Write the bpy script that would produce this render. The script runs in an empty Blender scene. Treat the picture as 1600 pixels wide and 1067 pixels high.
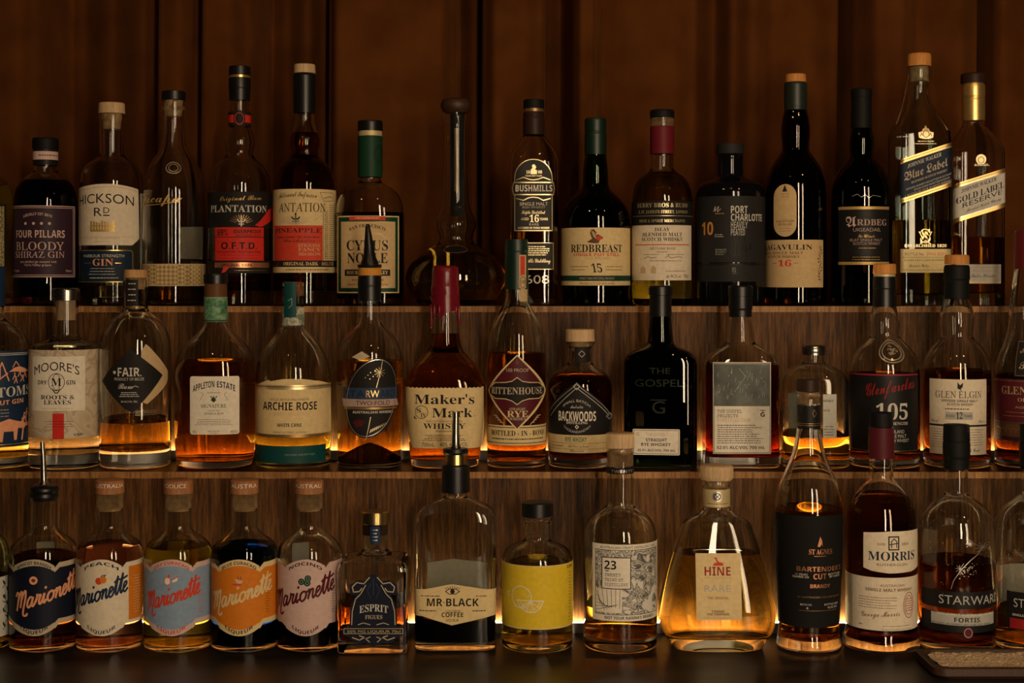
import bpy, bmesh, math, random
import numpy as np
from mathutils import Vector, geometry
from mathutils.noise import noise as mnoise

sc = bpy.context.scene
COL = sc.collection
PI = math.pi

# ------------------------------------------------------------------ camera
F = 2300.0            # focal length in pixels of the 1600 px wide frame
HZ = 430.0            # image row of the horizon
CZ = 0.464            # camera height over the counter
cd = bpy.data.cameras.new('camera')
cam = bpy.data.objects.new('camera', cd)
COL.objects.link(cam)
cam.location = (0, 0, CZ)
cam.rotation_euler = (PI / 2, 0, 0)
cd.sensor_width = 36.0
cd.lens = F * 36.0 / 1600.0
cd.shift_y = (HZ - 533.5) / 1600.0
cd.clip_start = 0.05
sc.camera = cam

# ------------------------------------------------------------------ world, lights, exposure
w = bpy.data.worlds.new('dim_room')
sc.world = w
w.use_nodes = True
w.node_tree.nodes['Background'].inputs[0].default_value = (1.0, 0.62, 0.35, 1)
w.node_tree.nodes['Background'].inputs[1].default_value = 0.008


def area(name, loc, target, sx, sy, power, col):
    ld = bpy.data.lights.new(name, 'AREA')
    ld.shape = 'RECTANGLE'
    ld.size = sx
    ld.size_y = sy
    ld.energy = power
    ld.color = col
    o = bpy.data.objects.new(name, ld)
    COL.objects.link(o)
    o.location = loc
    o.rotation_euler = (Vector(target) - Vector(loc)).to_track_quat('-Z', 'Y').to_euler()
    return o


# daylight from two tall windows of the room behind the camera
area('tall_window_light', (0.45, -0.45, 0.72), (0.42, 2.1, 0.5), 0.17, 1.35, 18.0, (1.0, 0.77, 0.52))
area('side_window_light', (1.13, -0.35, 0.60), (0.2, 2.1, 0.38), 0.22, 1.4, 13.5, (1.0, 0.73, 0.46))
for i, (x, y, z) in enumerate([(-0.55, 0.75, 1.55), (0.15, 0.6, 1.75), (0.9, 0.8, 1.5)]):
    ld = bpy.data.lights.new('pendant_lamp', 'POINT')
    ld.energy = 5.0
    ld.shadow_soft_size = 0.025
    ld.color = (1.0, 0.55, 0.22)
    o = bpy.data.objects.new('pendant_lamp', ld)
    COL.objects.link(o)
    o.location = (x, y, z)

sc.view_settings.view_transform = 'Standard'
sc.view_settings.look = 'None'
sc.view_settings.exposure = 0.05
sc.view_settings.gamma = 1.0
sc.view_settings.use_curve_mapping = False
cy = sc.cycles
cy.max_bounces = 24
cy.transmission_bounces = 24
cy.glossy_bounces = 6
cy.diffuse_bounces = 2
cy.transparent_max_bounces = 8
cy.caustics_reflective = False
cy.caustics_refractive = True
cy.sample_clamp_indirect = 3.0
cy.blur_glossy = 0.3
cy.use_denoising = True
LED_POWER = 210.0

# depths of the three rows of bottles and heights they stand on
ROW = {1: (1.845, 0.0), 2: (1.995, 0.206), 3: (2.15, 0.42)}


def px(x, d):
    return (x - 800.0) * d / F


def pz(y, d):
    return CZ - (y - HZ) * d / F


# ------------------------------------------------------------------ materials
MATS = {}


def newmat(name):
    m = bpy.data.materials.new(name)
    m.use_nodes = True
    nt = m.node_tree
    return m, nt, nt.nodes['Principled BSDF']


def surf(name, col, rough=0.6, metal=0.0, var=0.12, scale=60.0, spec=0.4, stretch=(1, 1, 1), coat=0.0, bump=0.0):
    """plain surface with a fine procedural mottling"""
    if name in MATS:
        return MATS[name]
    m, nt, b = newmat(name)
    tc = nt.nodes.new('ShaderNodeTexCoord')
    mp = nt.nodes.new('ShaderNodeMapping')
    mp.inputs['Scale'].default_value = stretch
    nz = nt.nodes.new('ShaderNodeTexNoise')
    nz.inputs['Scale'].default_value = scale
    nz.inputs['Detail'].default_value = 4
    rp = nt.nodes.new('ShaderNodeValToRGB')
    rp.color_ramp.elements[0].position = 0.3
    rp.color_ramp.elements[1].position = 0.7
    lo = [max(0, c * (1 - var)) for c in col]
    hi = [min(1, c * (1 + var)) for c in col]
    rp.color_ramp.elements[0].color = (*lo, 1)
    rp.color_ramp.elements[1].color = (*hi, 1)
    L = nt.links.new
    L(tc.outputs['Object'], mp.inputs[0])
    L(mp.outputs[0], nz.inputs['Vector'])
    L(nz.outputs[0], rp.inputs[0])
    L(rp.outputs[0], b.inputs['Base Color'])
    b.inputs['Roughness'].default_value = rough
    b.inputs['Metallic'].default_value = metal
    b.inputs['Specular IOR Level'].default_value = spec
    b.inputs['Coat Weight'].default_value = coat
    if bump:
        bp = nt.nodes.new('ShaderNodeBump')
        bp.inputs['Strength'].default_value = bump
        bp.inputs['Distance'].default_value = 0.001
        L(nz.outputs[0], bp.inputs['Height'])
        L(bp.outputs[0], b.inputs['Normal'])
    MATS[name] = m
    return m


def glass(name, col, ior=1.5, rough=0.0):
    if name in MATS:
        return MATS[name]
    m, nt, b = newmat(name)
    if min(col) < .5 and 'liquid' not in name:
        b.inputs['Base Color'].default_value = (*col, 1)
        b.inputs['Transmission Weight'].default_value = 1.0
        b.inputs['Roughness'].default_value = rough
        b.inputs['IOR'].default_value = ior
        MATS[name] = m
        return m
    nt.nodes.remove(b)
    g = nt.nodes.new('ShaderNodeBsdfGlass')
    g.inputs['Color'].default_value = (*col, 1)
    g.inputs['Roughness'].default_value = rough
    g.inputs['IOR'].default_value = ior
    nt.links.new(g.outputs[0], nt.nodes['Material Output'].inputs[0])
    MATS[name] = m
    return m


def ramp(nt, src, stops):
    r = nt.nodes.new('ShaderNodeValToRGB')
    e = r.color_ramp.elements
    while len(e) < len(stops):
        e.new(0.5)
    for k, (p, c) in enumerate(stops):
        e[k].position = p
        e[k].color = (*c, 1)
    nt.links.new(src, r.inputs[0])
    return r


def texmat(name, kind, stops, scale, stretch=(1, 1, 1), rough=0.6, distort=0.0, detail=4.0, bump=0.0, rot=(0, 0, 0), metal=0.0):
    if name in MATS:
        return MATS[name]
    m, nt, b = newmat(name)
    tc = nt.nodes.new('ShaderNodeTexCoord')
    mp = nt.nodes.new('ShaderNodeMapping')
    mp.inputs['Scale'].default_value = stretch
    mp.inputs['Rotation'].default_value = rot
    nt.links.new(tc.outputs['Object'], mp.inputs[0])
    t = nt.nodes.new({'noise': 'ShaderNodeTexNoise', 'wave': 'ShaderNodeTexWave', 'voronoi': 'ShaderNodeTexVoronoi', 'checker': 'ShaderNodeTexChecker'}[kind])
    t.inputs['Scale'].default_value = scale
    if kind == 'noise':
        t.inputs['Distortion'].default_value = distort
        t.inputs['Detail'].default_value = detail
    if kind == 'wave':
        t.inputs['Distortion'].default_value = distort
        t.inputs['Detail'].default_value = detail
        t.inputs['Detail Scale'].default_value = 1.5
    nt.links.new(mp.outputs[0], t.inputs['Vector'])
    out = t.outputs['Fac'] if kind in ('noise', 'wave', 'checker') else t.outputs['Distance']
    r = ramp(nt, out, stops)
    nt.links.new(r.outputs[0], b.inputs['Base Color'])
    b.inputs['Roughness'].default_value = rough
    b.inputs['Metallic'].default_value = metal
    if bump:
        bp = nt.nodes.new('ShaderNodeBump')
        bp.inputs['Strength'].default_value = bump
        bp.inputs['Distance'].default_value = 0.001
        nt.links.new(out, bp.inputs['Height'])
        nt.links.new(bp.outputs[0], b.inputs['Normal'])
    MATS[name] = m
    return m


def emis(name, col, k):
    m, nt, b = newmat(name)
    nt.nodes.remove(b)
    g = nt.nodes.new('ShaderNodeEmission')
    g.inputs[0].default_value = (*col, 1)
    g.inputs[1].default_value = k
    nt.links.new(g.outputs[0], nt.nodes['Material Output'].inputs[0])
    MATS[name] = m
    return m


# papers, inks and foils: name -> (colour, roughness, metal)
INK = dict(
    white=((.80, .74, .62), .6, 0), paper=((.74, .65, .50), .65, 0), cream=((.72, .56, .29), .65, 0), tan=((.55, .40, .22), .65, 0),
    kraft=((.60, .43, .22), .65, 0), grey=((.42, .42, .38), .6, 0), palegrey=((.58, .56, .5), .6, 0), black=((.012, .011, .011), .45, 0),
    ink=((.014, .012, .012), .6, 0), matte=((.008, .0075, .007), .75, 0), charcoal=((.020, .020, .020), .6, 0), softblack=((.03, .028, .026), .5, 0),
    plum=((.035, .016, .028), .5, 0), navy=((.010, .027, .068), .5, 0), navy2=((.008, .022, .045), .5, 0), teal=((.006, .06, .06), .5, 0),
    green=((.008, .046, .022), .5, 0), dkgreen=((.012, .05, .035), .5, 0), sage=((.20, .32, .22), .6, 0), red=((.60, .03, .02), .55, 0),
    brick=((.60, .06, .03), .6, 0), maroon=((.085, .011, .017), .5, 0), wine=((.30, .02, .04), .5, 0), orange=((.66, .20, .015), .6, 0),
    amber=((.60, .26, .04), .6, 0), apricot=((.78, .36, .20), .6, 0), blue=((.24, .34, .48), .6, 0), bluegrey=((.03, .05, .10), .5, 0),
    pink=((.62, .44, .40), .6, 0), pinkband=((.42, .30, .26), .5, 0), yellow=((.72, .52, .03), .55, 0), sand=((.50, .42, .30), .6, 0),
    gold=((.80, .55, .20), .32, .85), goldink=((.58, .38, .12), .45, .4), palegold=((.80, .66, .38), .35, .7), copper=((.75, .33, .16), .35, .8),
    silver=((.70, .68, .64), .3, .85), steel=((.32, .31, .29), .25, 1.0), ltgold=((.62, .50, .26), .5, .3), brown=((.12, .05, .02), .5, 0),
    blackgloss=((.004, .004, .0045), .08, 0), leafgreen=((.03, .15, .07), .5, 0), greenglint=((.012, .020, .008), .25, .3), jwblue=((.010, .020, .045), .5, 0), midnight=((.006, .009, .022), .55, 0), embossed=((.55, .50, .38), .15, .5), dkred=((.30, .016, .016), .5, 0), bronze=((.35, .22, .09), .4, .7), blackcap=((.006, .006, .0065), .35, 0),
    mattecap=((.006, .006, .006), .6, 0), waxred=((.15, .006, .014), .25, 0), redcap=((.14, .010, .018), .5, 0), greencap=((.004, .019, .012), .4, 0),
    olivecap=((.014, .022, .017), .4, 0), brass=((.62, .45, .18), .25, 1.0), darkred=((.10, .01, .012), .4, 0), cap_brown=((.03, .014, .008), .45, 0),
)


def M(n):
    if n in MATS:
        return MATS[n]
    c, r, mt = INK[n]
    return surf(n, c, r, mt, var=0.07, scale=180, spec=0.18 if r > .4 else .45)


for n, c in dict(clear=(.985, .99, .975), tinted=(.90, .95, .86), bluish=(.94, .985, .98), green=(.035, .07, .03), darkgreen=(.07, .20, .08), brown=(.30, .10, .03),
                 nearblack=(.05, .09, .05), smoky=(.95, .95, .92), redbrown=(.42, .14, .05)).items():
    glass('glass_' + n, c)
for n, c in dict(water=(.97, .96, .88), straw=(.93, .84, .40), lemon=(.92, .80, .25), gold=(.93, .80, .40), amber=(.86, .60, .20), deep=(.68, .38, .10), dark=(.42, .19, .05),
                 cola=(.12, .03, .01), black=(.03, .012, .006), red=(.48, .12, .035), plum=(.10, .012, .02), blue=(.012, .06, .16), rose=(.88, .60, .46), coffee=(.04, .015, .006), palest=(.95, .90, .68)).items():
    glass('liquid_' + n, c, 1.36)

surf('cork', (.52, .33, .16), .8, 0, .3, 140, .2, bump=.4)
surf('wood_cap', (.48, .27, .11), .6, 0, .25, 60, .3, (6, 6, .6), bump=.2)
surf('wood_pale', (.58, .40, .22), .6, 0, .2, 60, .3, (6, 6, .6), bump=.2)
surf('wood_red', (.36, .15, .06), .55, 0, .25, 60, .3, (6, 6, .6), bump=.2)
surf('wood_dark', (.045, .02, .01), .5, 0, .3, 60, .4, (6, 6, .6))
surf('wood_orange', (.56, .24, .06), .6, 0, .2, 60, .3, (6, 6, .6), bump=.3)
texmat('floral', 'noise', [(.36, (.48, .38, .25)), (.47, (.60, .50, .36)), (.50, (.40, .31, .20)), (.58, (.60, .50, .36))], 26, distort=1.4, detail=1.5)
texmat('marble_art', 'noise', [(.40, (.72, .68, .6)), (.46, (.03, .03, .03)), (.49, (.72, .68, .6)), (.52, (.05, .05, .05)), (.54, (.70, .66, .58)), (.60, (.04, .04, .04)), (.62, (.72, .68, .6))], 24, distort=2.6, detail=2)
texmat('basket', 'checker', [(0, (.30, .20, .08)), (1, (.58, .43, .20))], 230, rot=(0, PI / 4, 0), rough=.7, bump=.4)
texmat('cloud_print', 'noise', [(.3, (.045, .055, .05)), (.55, (.10, .115, .10)), (.75, (.20, .215, .19))], 38, detail=8)
texmat('leafprint', 'noise', [(.42, (.55, .5, .38)), (.47, (.10, .16, .10)), (.52, (.55, .5, .38)), (.58, (.14, .2, .14))], 120, distort=1.5, detail=1)
texmat('greenprint', 'noise', [(.35, (.03, .12, .06)), (.5, (.09, .24, .12)), (.62, (.20, .34, .18))], 120, distort=1.0, detail=3)
texmat('labelwear', 'noise', [(.3, (.36, .32, .24)), (.7, (.52, .47, .36))], 60)
texmat('dots', 'voronoi', [(.0, (.5, .42, .2)), (.35, (.5, .42, .2)), (.5, (.16, .13, .06))], 420)

# ------------------------------------------------------------------ low level builders
SEG = 72


def link(name, me, parent=None, mats=(), smooth=True):
    o = bpy.data.objects.new(name, me)
    COL.objects.link(o)
    for m in mats:
        me.materials.append(m)
    if smooth:
        me.polygons.foreach_set('use_smooth', [True] * len(me.polygons))
    if parent:
        o.parent = parent
    return o


def frombm(bm, name, parent=None, mats=(), smooth=False, sharp=None):
    me = bpy.data.meshes.new(name)
    bm.to_mesh(me)
    bm.free()
    if sharp:
        me.polygons.foreach_set('use_smooth', [True] * len(me.polygons))
        me.set_sharp_from_angle(angle=math.radians(sharp))
        return link(name, me, parent, mats, False)
    return link(name, me, parent, mats, smooth)


def box(bm, x0, x1, y0, y1, z0, z1, mi=0, bev=0.0):
    g = bmesh.ops.create_cube(bm, size=1.0)
    for v in g['verts']:
        v.co = Vector(((x0 + x1) / 2 + v.co.x * (x1 - x0), (y0 + y1) / 2 + v.co.y * (y1 - y0), (z0 + z1) / 2 + v.co.z * (z1 - z0)))
    fs = set(f for v in g['verts'] for f in v.link_faces)
    for f in fs:
        f.material_index = mi
    if bev:
        es = set(e for v in g['verts'] for e in v.link_edges)
        bmesh.ops.bevel(bm, geom=list(es), offset=bev, segments=2, affect='EDGES', profile=0.5)


def fillet(pts, rad):
    """pts: rows of (z, hw, n, dr, r); rounds the corners in the (hw, z) plane"""
    out = []
    N = len(pts)
    for i, p in enumerate(pts):
        if i == 0 or i == N - 1:
            out.append(p[:4])
            continue
        a, b, c = np.array(pts[i - 1][:2]), np.array(p[:2]), np.array(pts[i + 1][:2])
        r = p[4] if p[4] is not None else rad
        la, lc = np.linalg.norm(a - b), np.linalg.norm(c - b)
        if r <= 0 or la < 1e-9 or lc < 1e-9:
            out.append(p[:4])
            continue
        ta, tc = min(r, la * .48), min(r, lc * .48)
        A = b + (a - b) * ta / la
        C = b + (c - b) * tc / lc
        K = 5
        pa, pc = np.array(pts[i - 1][:4]), np.array(pts[i + 1][:4])
        PA = np.array(p[:4]) + (pa - np.array(p[:4])) * ta / la
        PC = np.array(p[:4]) + (pc - np.array(p[:4])) * tc / lc
        for k in range(K + 1):
            t = k / K
            q = (1 - t) ** 2 * PA + 2 * t * (1 - t) * np.array(p[:4]) + t * t * PC
            out.append(tuple(q))
    return out


def ring(hw, n, dr, seg=SEG):
    t = np.arange(seg) * 2 * PI / seg
    c, s = np.cos(t), np.sin(t)
    if n > 2.05:
        # even spread: use angles, radius of the superellipse
        r = (np.abs(c) ** n + np.abs(s) ** n) ** (-1.0 / n)
        return hw * r * c, hw * dr * r * s
    return hw * c, hw * dr * s


def loft(name, levels, parent, mats, closed_in=None, sharp=35):
    """levels from top to bottom; closed both ends. closed_in: extra inner levels (a cavity), listed top to bottom"""
    V, Fc = [], []

    def add(levs, flip):
        base = len(V)
        for (z, hw, n, dr) in levs:
            X, Y = ring(hw, n, dr)
            for k in range(SEG):
                V.append((X[k], Y[k], z))
        for i in range(len(levs) - 1):
            for k in range(SEG):
                a = base + i * SEG + k
                b = base + i * SEG + (k + 1) % SEG
                q = (a, a + SEG, b + SEG, b)
                Fc.append(q if not flip else q[::-1])
        return base

    def capf(base_i, z, flip):
        c = len(V)
        V.append((0, 0, z))
        for k in range(SEG):
            a, b = base_i + k, base_i + (k + 1) % SEG
            Fc.append((a, b, c) if not flip else (b, a, c))

    b0 = add(levels, False)
    e0 = b0 + (len(levels) - 1) * SEG
    if closed_in is None:
        capf(b0, levels[0][0], False)
        capf(e0, levels[-1][0], True)
    else:
        capf(e0, levels[-1][0] + 0.0015, True)
        b1 = add(closed_in, True)
        for k in range(SEG):
            a, b = b0 + k, b0 + (k + 1) % SEG
            c, d = b1 + k, b1 + (k + 1) % SEG
            Fc.append((a, b, d, c))
        capf(b1 + (len(closed_in) - 1) * SEG, closed_in[-1][0] + 0.002, False)
    me = bpy.data.meshes.new(name)
    me.from_pydata(V, [], Fc)
    me.polygons.foreach_set('use_smooth', [True] * len(me.polygons))
    bm = bmesh.new()
    bm.from_mesh(me)
    bmesh.ops.recalc_face_normals(bm, faces=bm.faces)
    bm.to_mesh(me)
    bm.free()
    if sharp:
        me.set_sharp_from_angle(angle=math.radians(sharp))
    return link(name, me, parent, mats, False)


# ------------------------------------------------------------------ lettering
_fc = bpy.data.curves.new('lettering', 'FONT')
_fc.resolution_u = 3
_fo = bpy.data.objects.new('lettering', _fc)
COL.objects.link(_fo)
STY = dict(S=(0x1D400, 0x1D41A, 0x1D7CE), L=(0x1D434, 0x1D44E, 0x1D7CE), I=(0x1D468, 0x1D482, None), B=(0x1D5D4, 0x1D5EE, 0x1D7EC), C=(0x1D4D0, 0x1D4EA, None),
           F=(0x1D56C, 0x1D586, None), M=(0x1D670, 0x1D68A, 0x1D7F6), n=None)
_tc = {}
_dg = bpy.context.evaluated_depsgraph_get


def textmesh(s, st):
    key = (s, st)
    if key in _tc:
        return _tc[key]
    t = s
    if STY[st]:
        up, lo, dg = STY[st]
        t = ''
        for c in s:
            if 'A' <= c <= 'Z':
                t += chr(up + ord(c) - 65)
            elif c == 'h' and st == 'L':
                t += '\u210e'
            elif 'a' <= c <= 'z':
                t += chr(lo + ord(c) - 97)
            elif c.isdigit() and dg:
                t += chr(dg + ord(c) - 48)
            else:
                t += c
    _fc.body = t
    _fc.size = 1.0
    me = _fo.to_mesh()
    v = np.array([q.co[:2] for q in me.vertices]) if len(me.vertices) else np.zeros((0, 2))
    f = [tuple(p.vertices) for p in me.polygons]
    if st == 'L' and len(v):
        v[:, 0] -= v[:, 1] * 0.26
    _fo.to_mesh_clear()
    _tc[key] = (v, f)
    return _tc[key]


CAPH = {}


def caph(st):
    if st not in CAPH:
        v, f = textmesh('H', st)
        CAPH[st] = v[:, 1].max() if len(v) else .7
    return CAPH[st]


MARIO = [[(-.1, 1.45), (.05, 1.8), (.28, 1.6), (.28, .8), (.2, 0)], [(.27, .8), (.5, 1.65), (.68, 1.75), (.72, 1.0), (.68, .2)],
         [(.72, .9), (.95, 1.65), (1.15, 1.75), (1.2, 1.0), (1.08, -.1), (1.15, -.6), (1.5, -.7), (1.62, -.5)],
         [(2.05, .9), (1.75, 1.02), (1.52, .6), (1.58, .12), (1.82, .08), (2.0, .5), (2.08, 1.0), (2.03, .3), (2.16, .05), (2.38, .35), (2.52, .8), (2.5, 1.12), (2.6, .95), (2.88, .95), (2.78, .5), (2.85, .1), (3.02, .12), (3.14, .45), (3.27, 1.0), (3.22, .3), (3.36, .05), (3.55, .35)],
         [(3.28, 1.42), (3.38, 1.62)],
         [(4.1, 1.0), (3.75, .85), (3.66, .4), (3.88, .04), (4.18, .18), (4.3, .6), (4.1, 1.0), (4.22, .82), (4.5, .9), (4.62, 1.0), (4.56, .05)],
         [(4.58, .4), (4.8, .95), (5.0, .9), (5.0, .3), (5.12, .05), (5.35, .35), (5.72, .72), (5.66, 1.0), (5.42, .9), (5.36, .3), (5.6, .02), (5.92, .4), (6.25, 1.9), (6.15, .5), (6.28, .05), (6.48, .4), (6.85, 2.0), (6.73, .5), (6.86, .05), (7.08, .35), (7.45, .72), (7.4, 1.0), (7.15, .9), (7.1, .3), (7.35, .02), (7.7, .3)],
         [(5.85, 1.3), (6.2, 1.52), (6.8, 1.42), (7.5, 1.52)]]


class Label:
    """flat artwork laid out in photo pixels, wrapped on the face of a bottle"""

    def __init__(s, b, ymid, hw=None, name='label', back=False, n=None, dr=None, off=0.00015):
        s.b = b
        if hw is None:
            zl = pz(ymid, b.d) - b.z0
            s.hw, s.n, s.dr = b.at(zl)
            s.follow = True
        else:
            s.hw, s.n, s.dr = hw * b.s, n or 2.0, dr or 1.0
            s.follow = False
        s.name, s.back, s.off = name, back, off
        t = np.linspace(-PI * .999, PI * .999, 2001)
        c, si = np.cos(t), np.sin(t)      # t = 0 is the front
        r = (np.abs(si) ** s.n + np.abs(c) ** s.n) ** (-1.0 / s.n) if s.n > 2.05 else 1.0
        s.X = s.hw * r * si
        s.Y = s.hw * s.dr * r * c         # towards the camera
        ds = np.hypot(np.diff(s.X), np.diff(s.Y))
        u = np.concatenate([[0], np.cumsum(ds)])
        s.U = u - np.interp(0, t, u)
        m = (t > -PI / 2) & (t < PI / 2)
        dep = b.d - s.Y
        P = 800 + (b.X + s.X) * F / dep
        i0, i1 = int(np.argmin(np.where(np.abs(t) < PI * .75, P, 1e9))), int(np.argmax(np.where(np.abs(t) < PI * .75, P, -1e9)))
        s.vp, s.vu = P[i0:i1 + 1], s.U[i0:i1 + 1]
        s.vp = np.maximum.accumulate(s.vp)
        s.df = b.d - s.hw * s.dr
        s.k = s.df / F
        s.P, s.Fc, s.MI, s.mats = [], [], [], []
        s.lay = 0
        s.tl = None

    def u(s, x):
        if x < s.vp[0]:
            return s.vu[0] - (s.vp[0] - x) * s.b.s
        if x > s.vp[-1]:
            return s.vu[-1] + (x - s.vp[-1]) * s.b.s
        return float(np.interp(x, s.vp, s.vu))

    def z(s, y):
        return CZ - (y - HZ) * s.k - s.b.z0

    def mi(s, mat):
        m = M(mat)
        if m not in s.mats:
            s.mats.append(m)
        return s.mats.index(m)

    def addpoly(s, uv, mat, lay):
        s.lay = max(s.lay, lay + 1)
        base = len(s.P)
        i = s.mi(mat)
        pts = [Vector((a, b, 0)) for a, b in uv]
        for (a, b) in uv:
            s.P.append((a, b, lay))
        for tri in geometry.tessellate_polygon([pts]):
            if len(set(tri)) == 3:
                s.Fc.append(tuple(base + q for q in tri))
                s.MI.append(i)

    def nl(s):
        s.lay += 1
        return s.lay - 1

    def Pg(s, pts, mat, lay=None):
        s.addpoly([(s.u(x), s.z(y)) for x, y in pts], mat, s.nl() if lay is None else lay)
        return s

    def R(s, x0, y0, x1, y1, mat, r=0, lay=None):
        a, b, t, bt = s.u(x0), s.u(x1), s.z(y0), s.z(y1)
        r = r * s.k
        if r <= 0:
            uv = [(a, bt), (b, bt), (b, t), (a, t)]
        else:
            uv = []
            for (cx, cy_, a0) in ((a + r, bt + r, PI), (b - r, bt + r, 1.5 * PI), (b - r, t - r, 0), (a + r, t - r, .5 * PI)):
                for q in range(6):
                    an = a0 + q / 5 * PI / 2
                    uv.append((cx + r * math.cos(an), cy_ + r * math.sin(an)))
        s.addpoly(uv, mat, s.nl() if lay is None else lay)
        return s

    def E(s, cx, cy_, rx, ry, mat, lay=None, n=28, rot=0.0):
        U, Z = s.u(cx), s.z(cy_)
        uv = []
        for q in range(n):
            an = q / n * 2 * PI
            a, b = rx * math.cos(an), ry * math.sin(an)
            uv.append((U + (a * math.cos(rot) - b * math.sin(rot)) * s.k, Z + (a * math.sin(rot) + b * math.cos(rot)) * s.k))
        s.addpoly(uv, mat, s.nl() if lay is None else lay)
        return s

    def ring(s, cx, cy_, rx, ry, wd, mat, n=28, rot=0.0):
        pts = []
        for q in range(n + 1):
            an = q / n * 2 * PI
            a, b = rx * math.cos(an), ry * math.sin(an)
            pts.append((a * math.cos(rot) - b * math.sin(rot), -(a * math.sin(rot) + b * math.cos(rot))))
        U, Z = s.u(cx), s.z(cy_)
        return s.strokeuv([(U + a * s.k, Z - b * s.k) for a, b in pts], wd * s.k, mat)

    def strokeuv(s, uv, wd, mat):
        i = s.mi(mat)
        h = wd / 2
        for (a, b), (c, d) in zip(uv[:-1], uv[1:]):
            L_ = math.hypot(c - a, d - b)
            if L_ < 1e-9:
                continue
            ex, ey = (c - a) / L_ * h, (d - b) / L_ * h
            base = len(s.P)
            for q in ((a - ex * .5 - ey, b - ey * .5 + ex), (a - ex * .5 + ey, b - ey * .5 - ex), (c + ex * .5 + ey, d + ey * .5 - ex), (c + ex * .5 - ey, d + ey * .5 + ex)):
                s.P.append((q[0], q[1], -1))
            s.Fc.append((base, base + 1, base + 2, base + 3))
            s.MI.append(i)
        return s

    def S(s, pts, wd, mat):
        return s.strokeuv([(s.u(x), s.z(y)) for x, y in pts], wd * s.k, mat)

    def Fr(s, x0, y0, x1, y1, wd, mat):
        return s.S([(x0, y0), (x1, y0), (x1, y1), (x0, y1), (x0, y0)], wd, mat)

    def T(s, txt, st, x0, x1, yb, h, mat, bow=0.0, slope=0.0, shear=0.0):
        v, f = textmesh(txt, st)
        if not len(v):
            return s
        i = s.mi(mat)
        u0, u1 = s.u(x0), s.u(x1)
        mn, mx = v[:, 0].min(), v[:, 0].max()
        k = s.k
        tt = (v[:, 0] - mn) / (mx - mn)
        uu = u0 + tt * (u1 - u0)
        vv = v[:, 1] / caph(st) * h * k
        uu = uu + vv * shear
        zz = s.z(yb) + vv + bow * k * (1 - (2 * tt - 1) ** 2) + slope * (uu - u0)
        base = len(s.P)
        for a, b in zip(uu, zz):
            s.P.append((float(a), float(b), -1))
        for q in f:
            s.Fc.append(tuple(base + z for z in q))
            s.MI.append(i)
        return s

    def script(s, x0, x1, yb, unit, wd, mat, slope):
        u0, u1 = s.u(x0), s.u(x1)
        i = s.mi(mat)
        for st in MARIO:
            P = np.array(st)
            if len(P) > 2:
                Q = []
                E_ = np.vstack([2 * P[0] - P[1], P, 2 * P[-1] - P[-2]])
                for q in range(1, len(E_) - 2):
                    for t in np.linspace(0, 1, 7)[:-1]:
                        a, b, c, d = E_[q - 1], E_[q], E_[q + 1], E_[q + 2]
                        Q.append(.5 * (2 * b + (c - a) * t + (2 * a - 5 * b + 4 * c - d) * t * t + (3 * b - a - 3 * c + d) * t ** 3))
                Q.append(P[-1])
            else:
                Q = list(P)
            uv = []
            for x, y in Q:
                uu = u0 + (u1 - u0) * (x / 7.7) + y * unit * s.k * .12
                uv.append((uu, s.z(yb) + y * unit * s.k + slope * (uu - u0)))
            # stroke with a constant ribbon
            n = len(uv)
            base = len(s.P)
            for q in range(n):
                a, b = uv[max(q - 1, 0)], uv[min(q + 1, n - 1)]
                L_ = math.hypot(b[0] - a[0], b[1] - a[1]) or 1
                nx_, ny_ = -(b[1] - a[1]) / L_ * wd * s.k / 2, (b[0] - a[0]) / L_ * wd * s.k / 2
                s.P.append((uv[q][0] + nx_, uv[q][1] + ny_, -1))
                s.P.append((uv[q][0] - nx_, uv[q][1] - ny_, -1))
            for q in range(n - 1):
                s.Fc.append((base + 2 * q, base + 2 * q + 1, base + 2 * q + 3, base + 2 * q + 2))
                s.MI.append(i)
        return s

    def G(s, x0, x1, y0, y1, n, mat, h=1.2, just='c', seed=1):
        """lines of print too small to read"""
        rnd = random.Random(seed + int(x0 * 7 + y0))
        i = s.mi(mat)
        u0, u1 = s.u(x0), s.u(x1)
        for q in range(n):
            yy = y0 + (y1 - y0) * (q / (n - 1) if n > 1 else 0)
            z0 = s.z(yy)
            wl = 1.0 if just == 'j' else rnd.uniform(.7, 1.0)
            a = u0 + (u1 - u0) * (1 - wl) / 2 if just == 'c' else u0
            e = a + (u1 - u0) * wl
            while a < e - .5 * s.k:
                lw = min(rnd.uniform(1.0, 4.5) * s.k, e - a)
                base = len(s.P)
                for p in ((a, z0), (a + lw, z0), (a + lw, z0 + h * .75 * s.k), (a, z0 + h * .75 * s.k)):
                    s.P.append((p[0], p[1], -1))
                s.Fc.append((base, base + 1, base + 2, base + 3))
                s.MI.append(i)
                a += lw + rnd.uniform(.7, 1.2) * s.k
        return s

    def done(s, label=None, only_top=False, thick=0.0):
        bm = bmesh.new()
        top = s.lay
        vs = [bm.verts.new((a, b, (l if l >= 0 else top))) for a, b, l in s.P]
        for f, m in zip(s.Fc, s.MI):
            if len(set(f)) < 3:
                continue
            try:
                fa = bm.faces.new([vs[q] for q in f])
                fa.material_index = m
            except ValueError:
                pass
        if not bm.verts:
            bm.free()
            return None
        us = [v.co.x for v in bm.verts]
        zs = [v.co.y for v in bm.verts]
        stp = 0.0021
        a = math.floor(min(us) / stp)
        while a * stp < max(us):
            bmesh.ops.bisect_plane(bm, geom=bm.verts[:] + bm.edges[:] + bm.faces[:], plane_co=(a * stp, 0, 0), plane_no=(1, 0, 0), dist=1e-7)
            a += 1
        var = False
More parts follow.
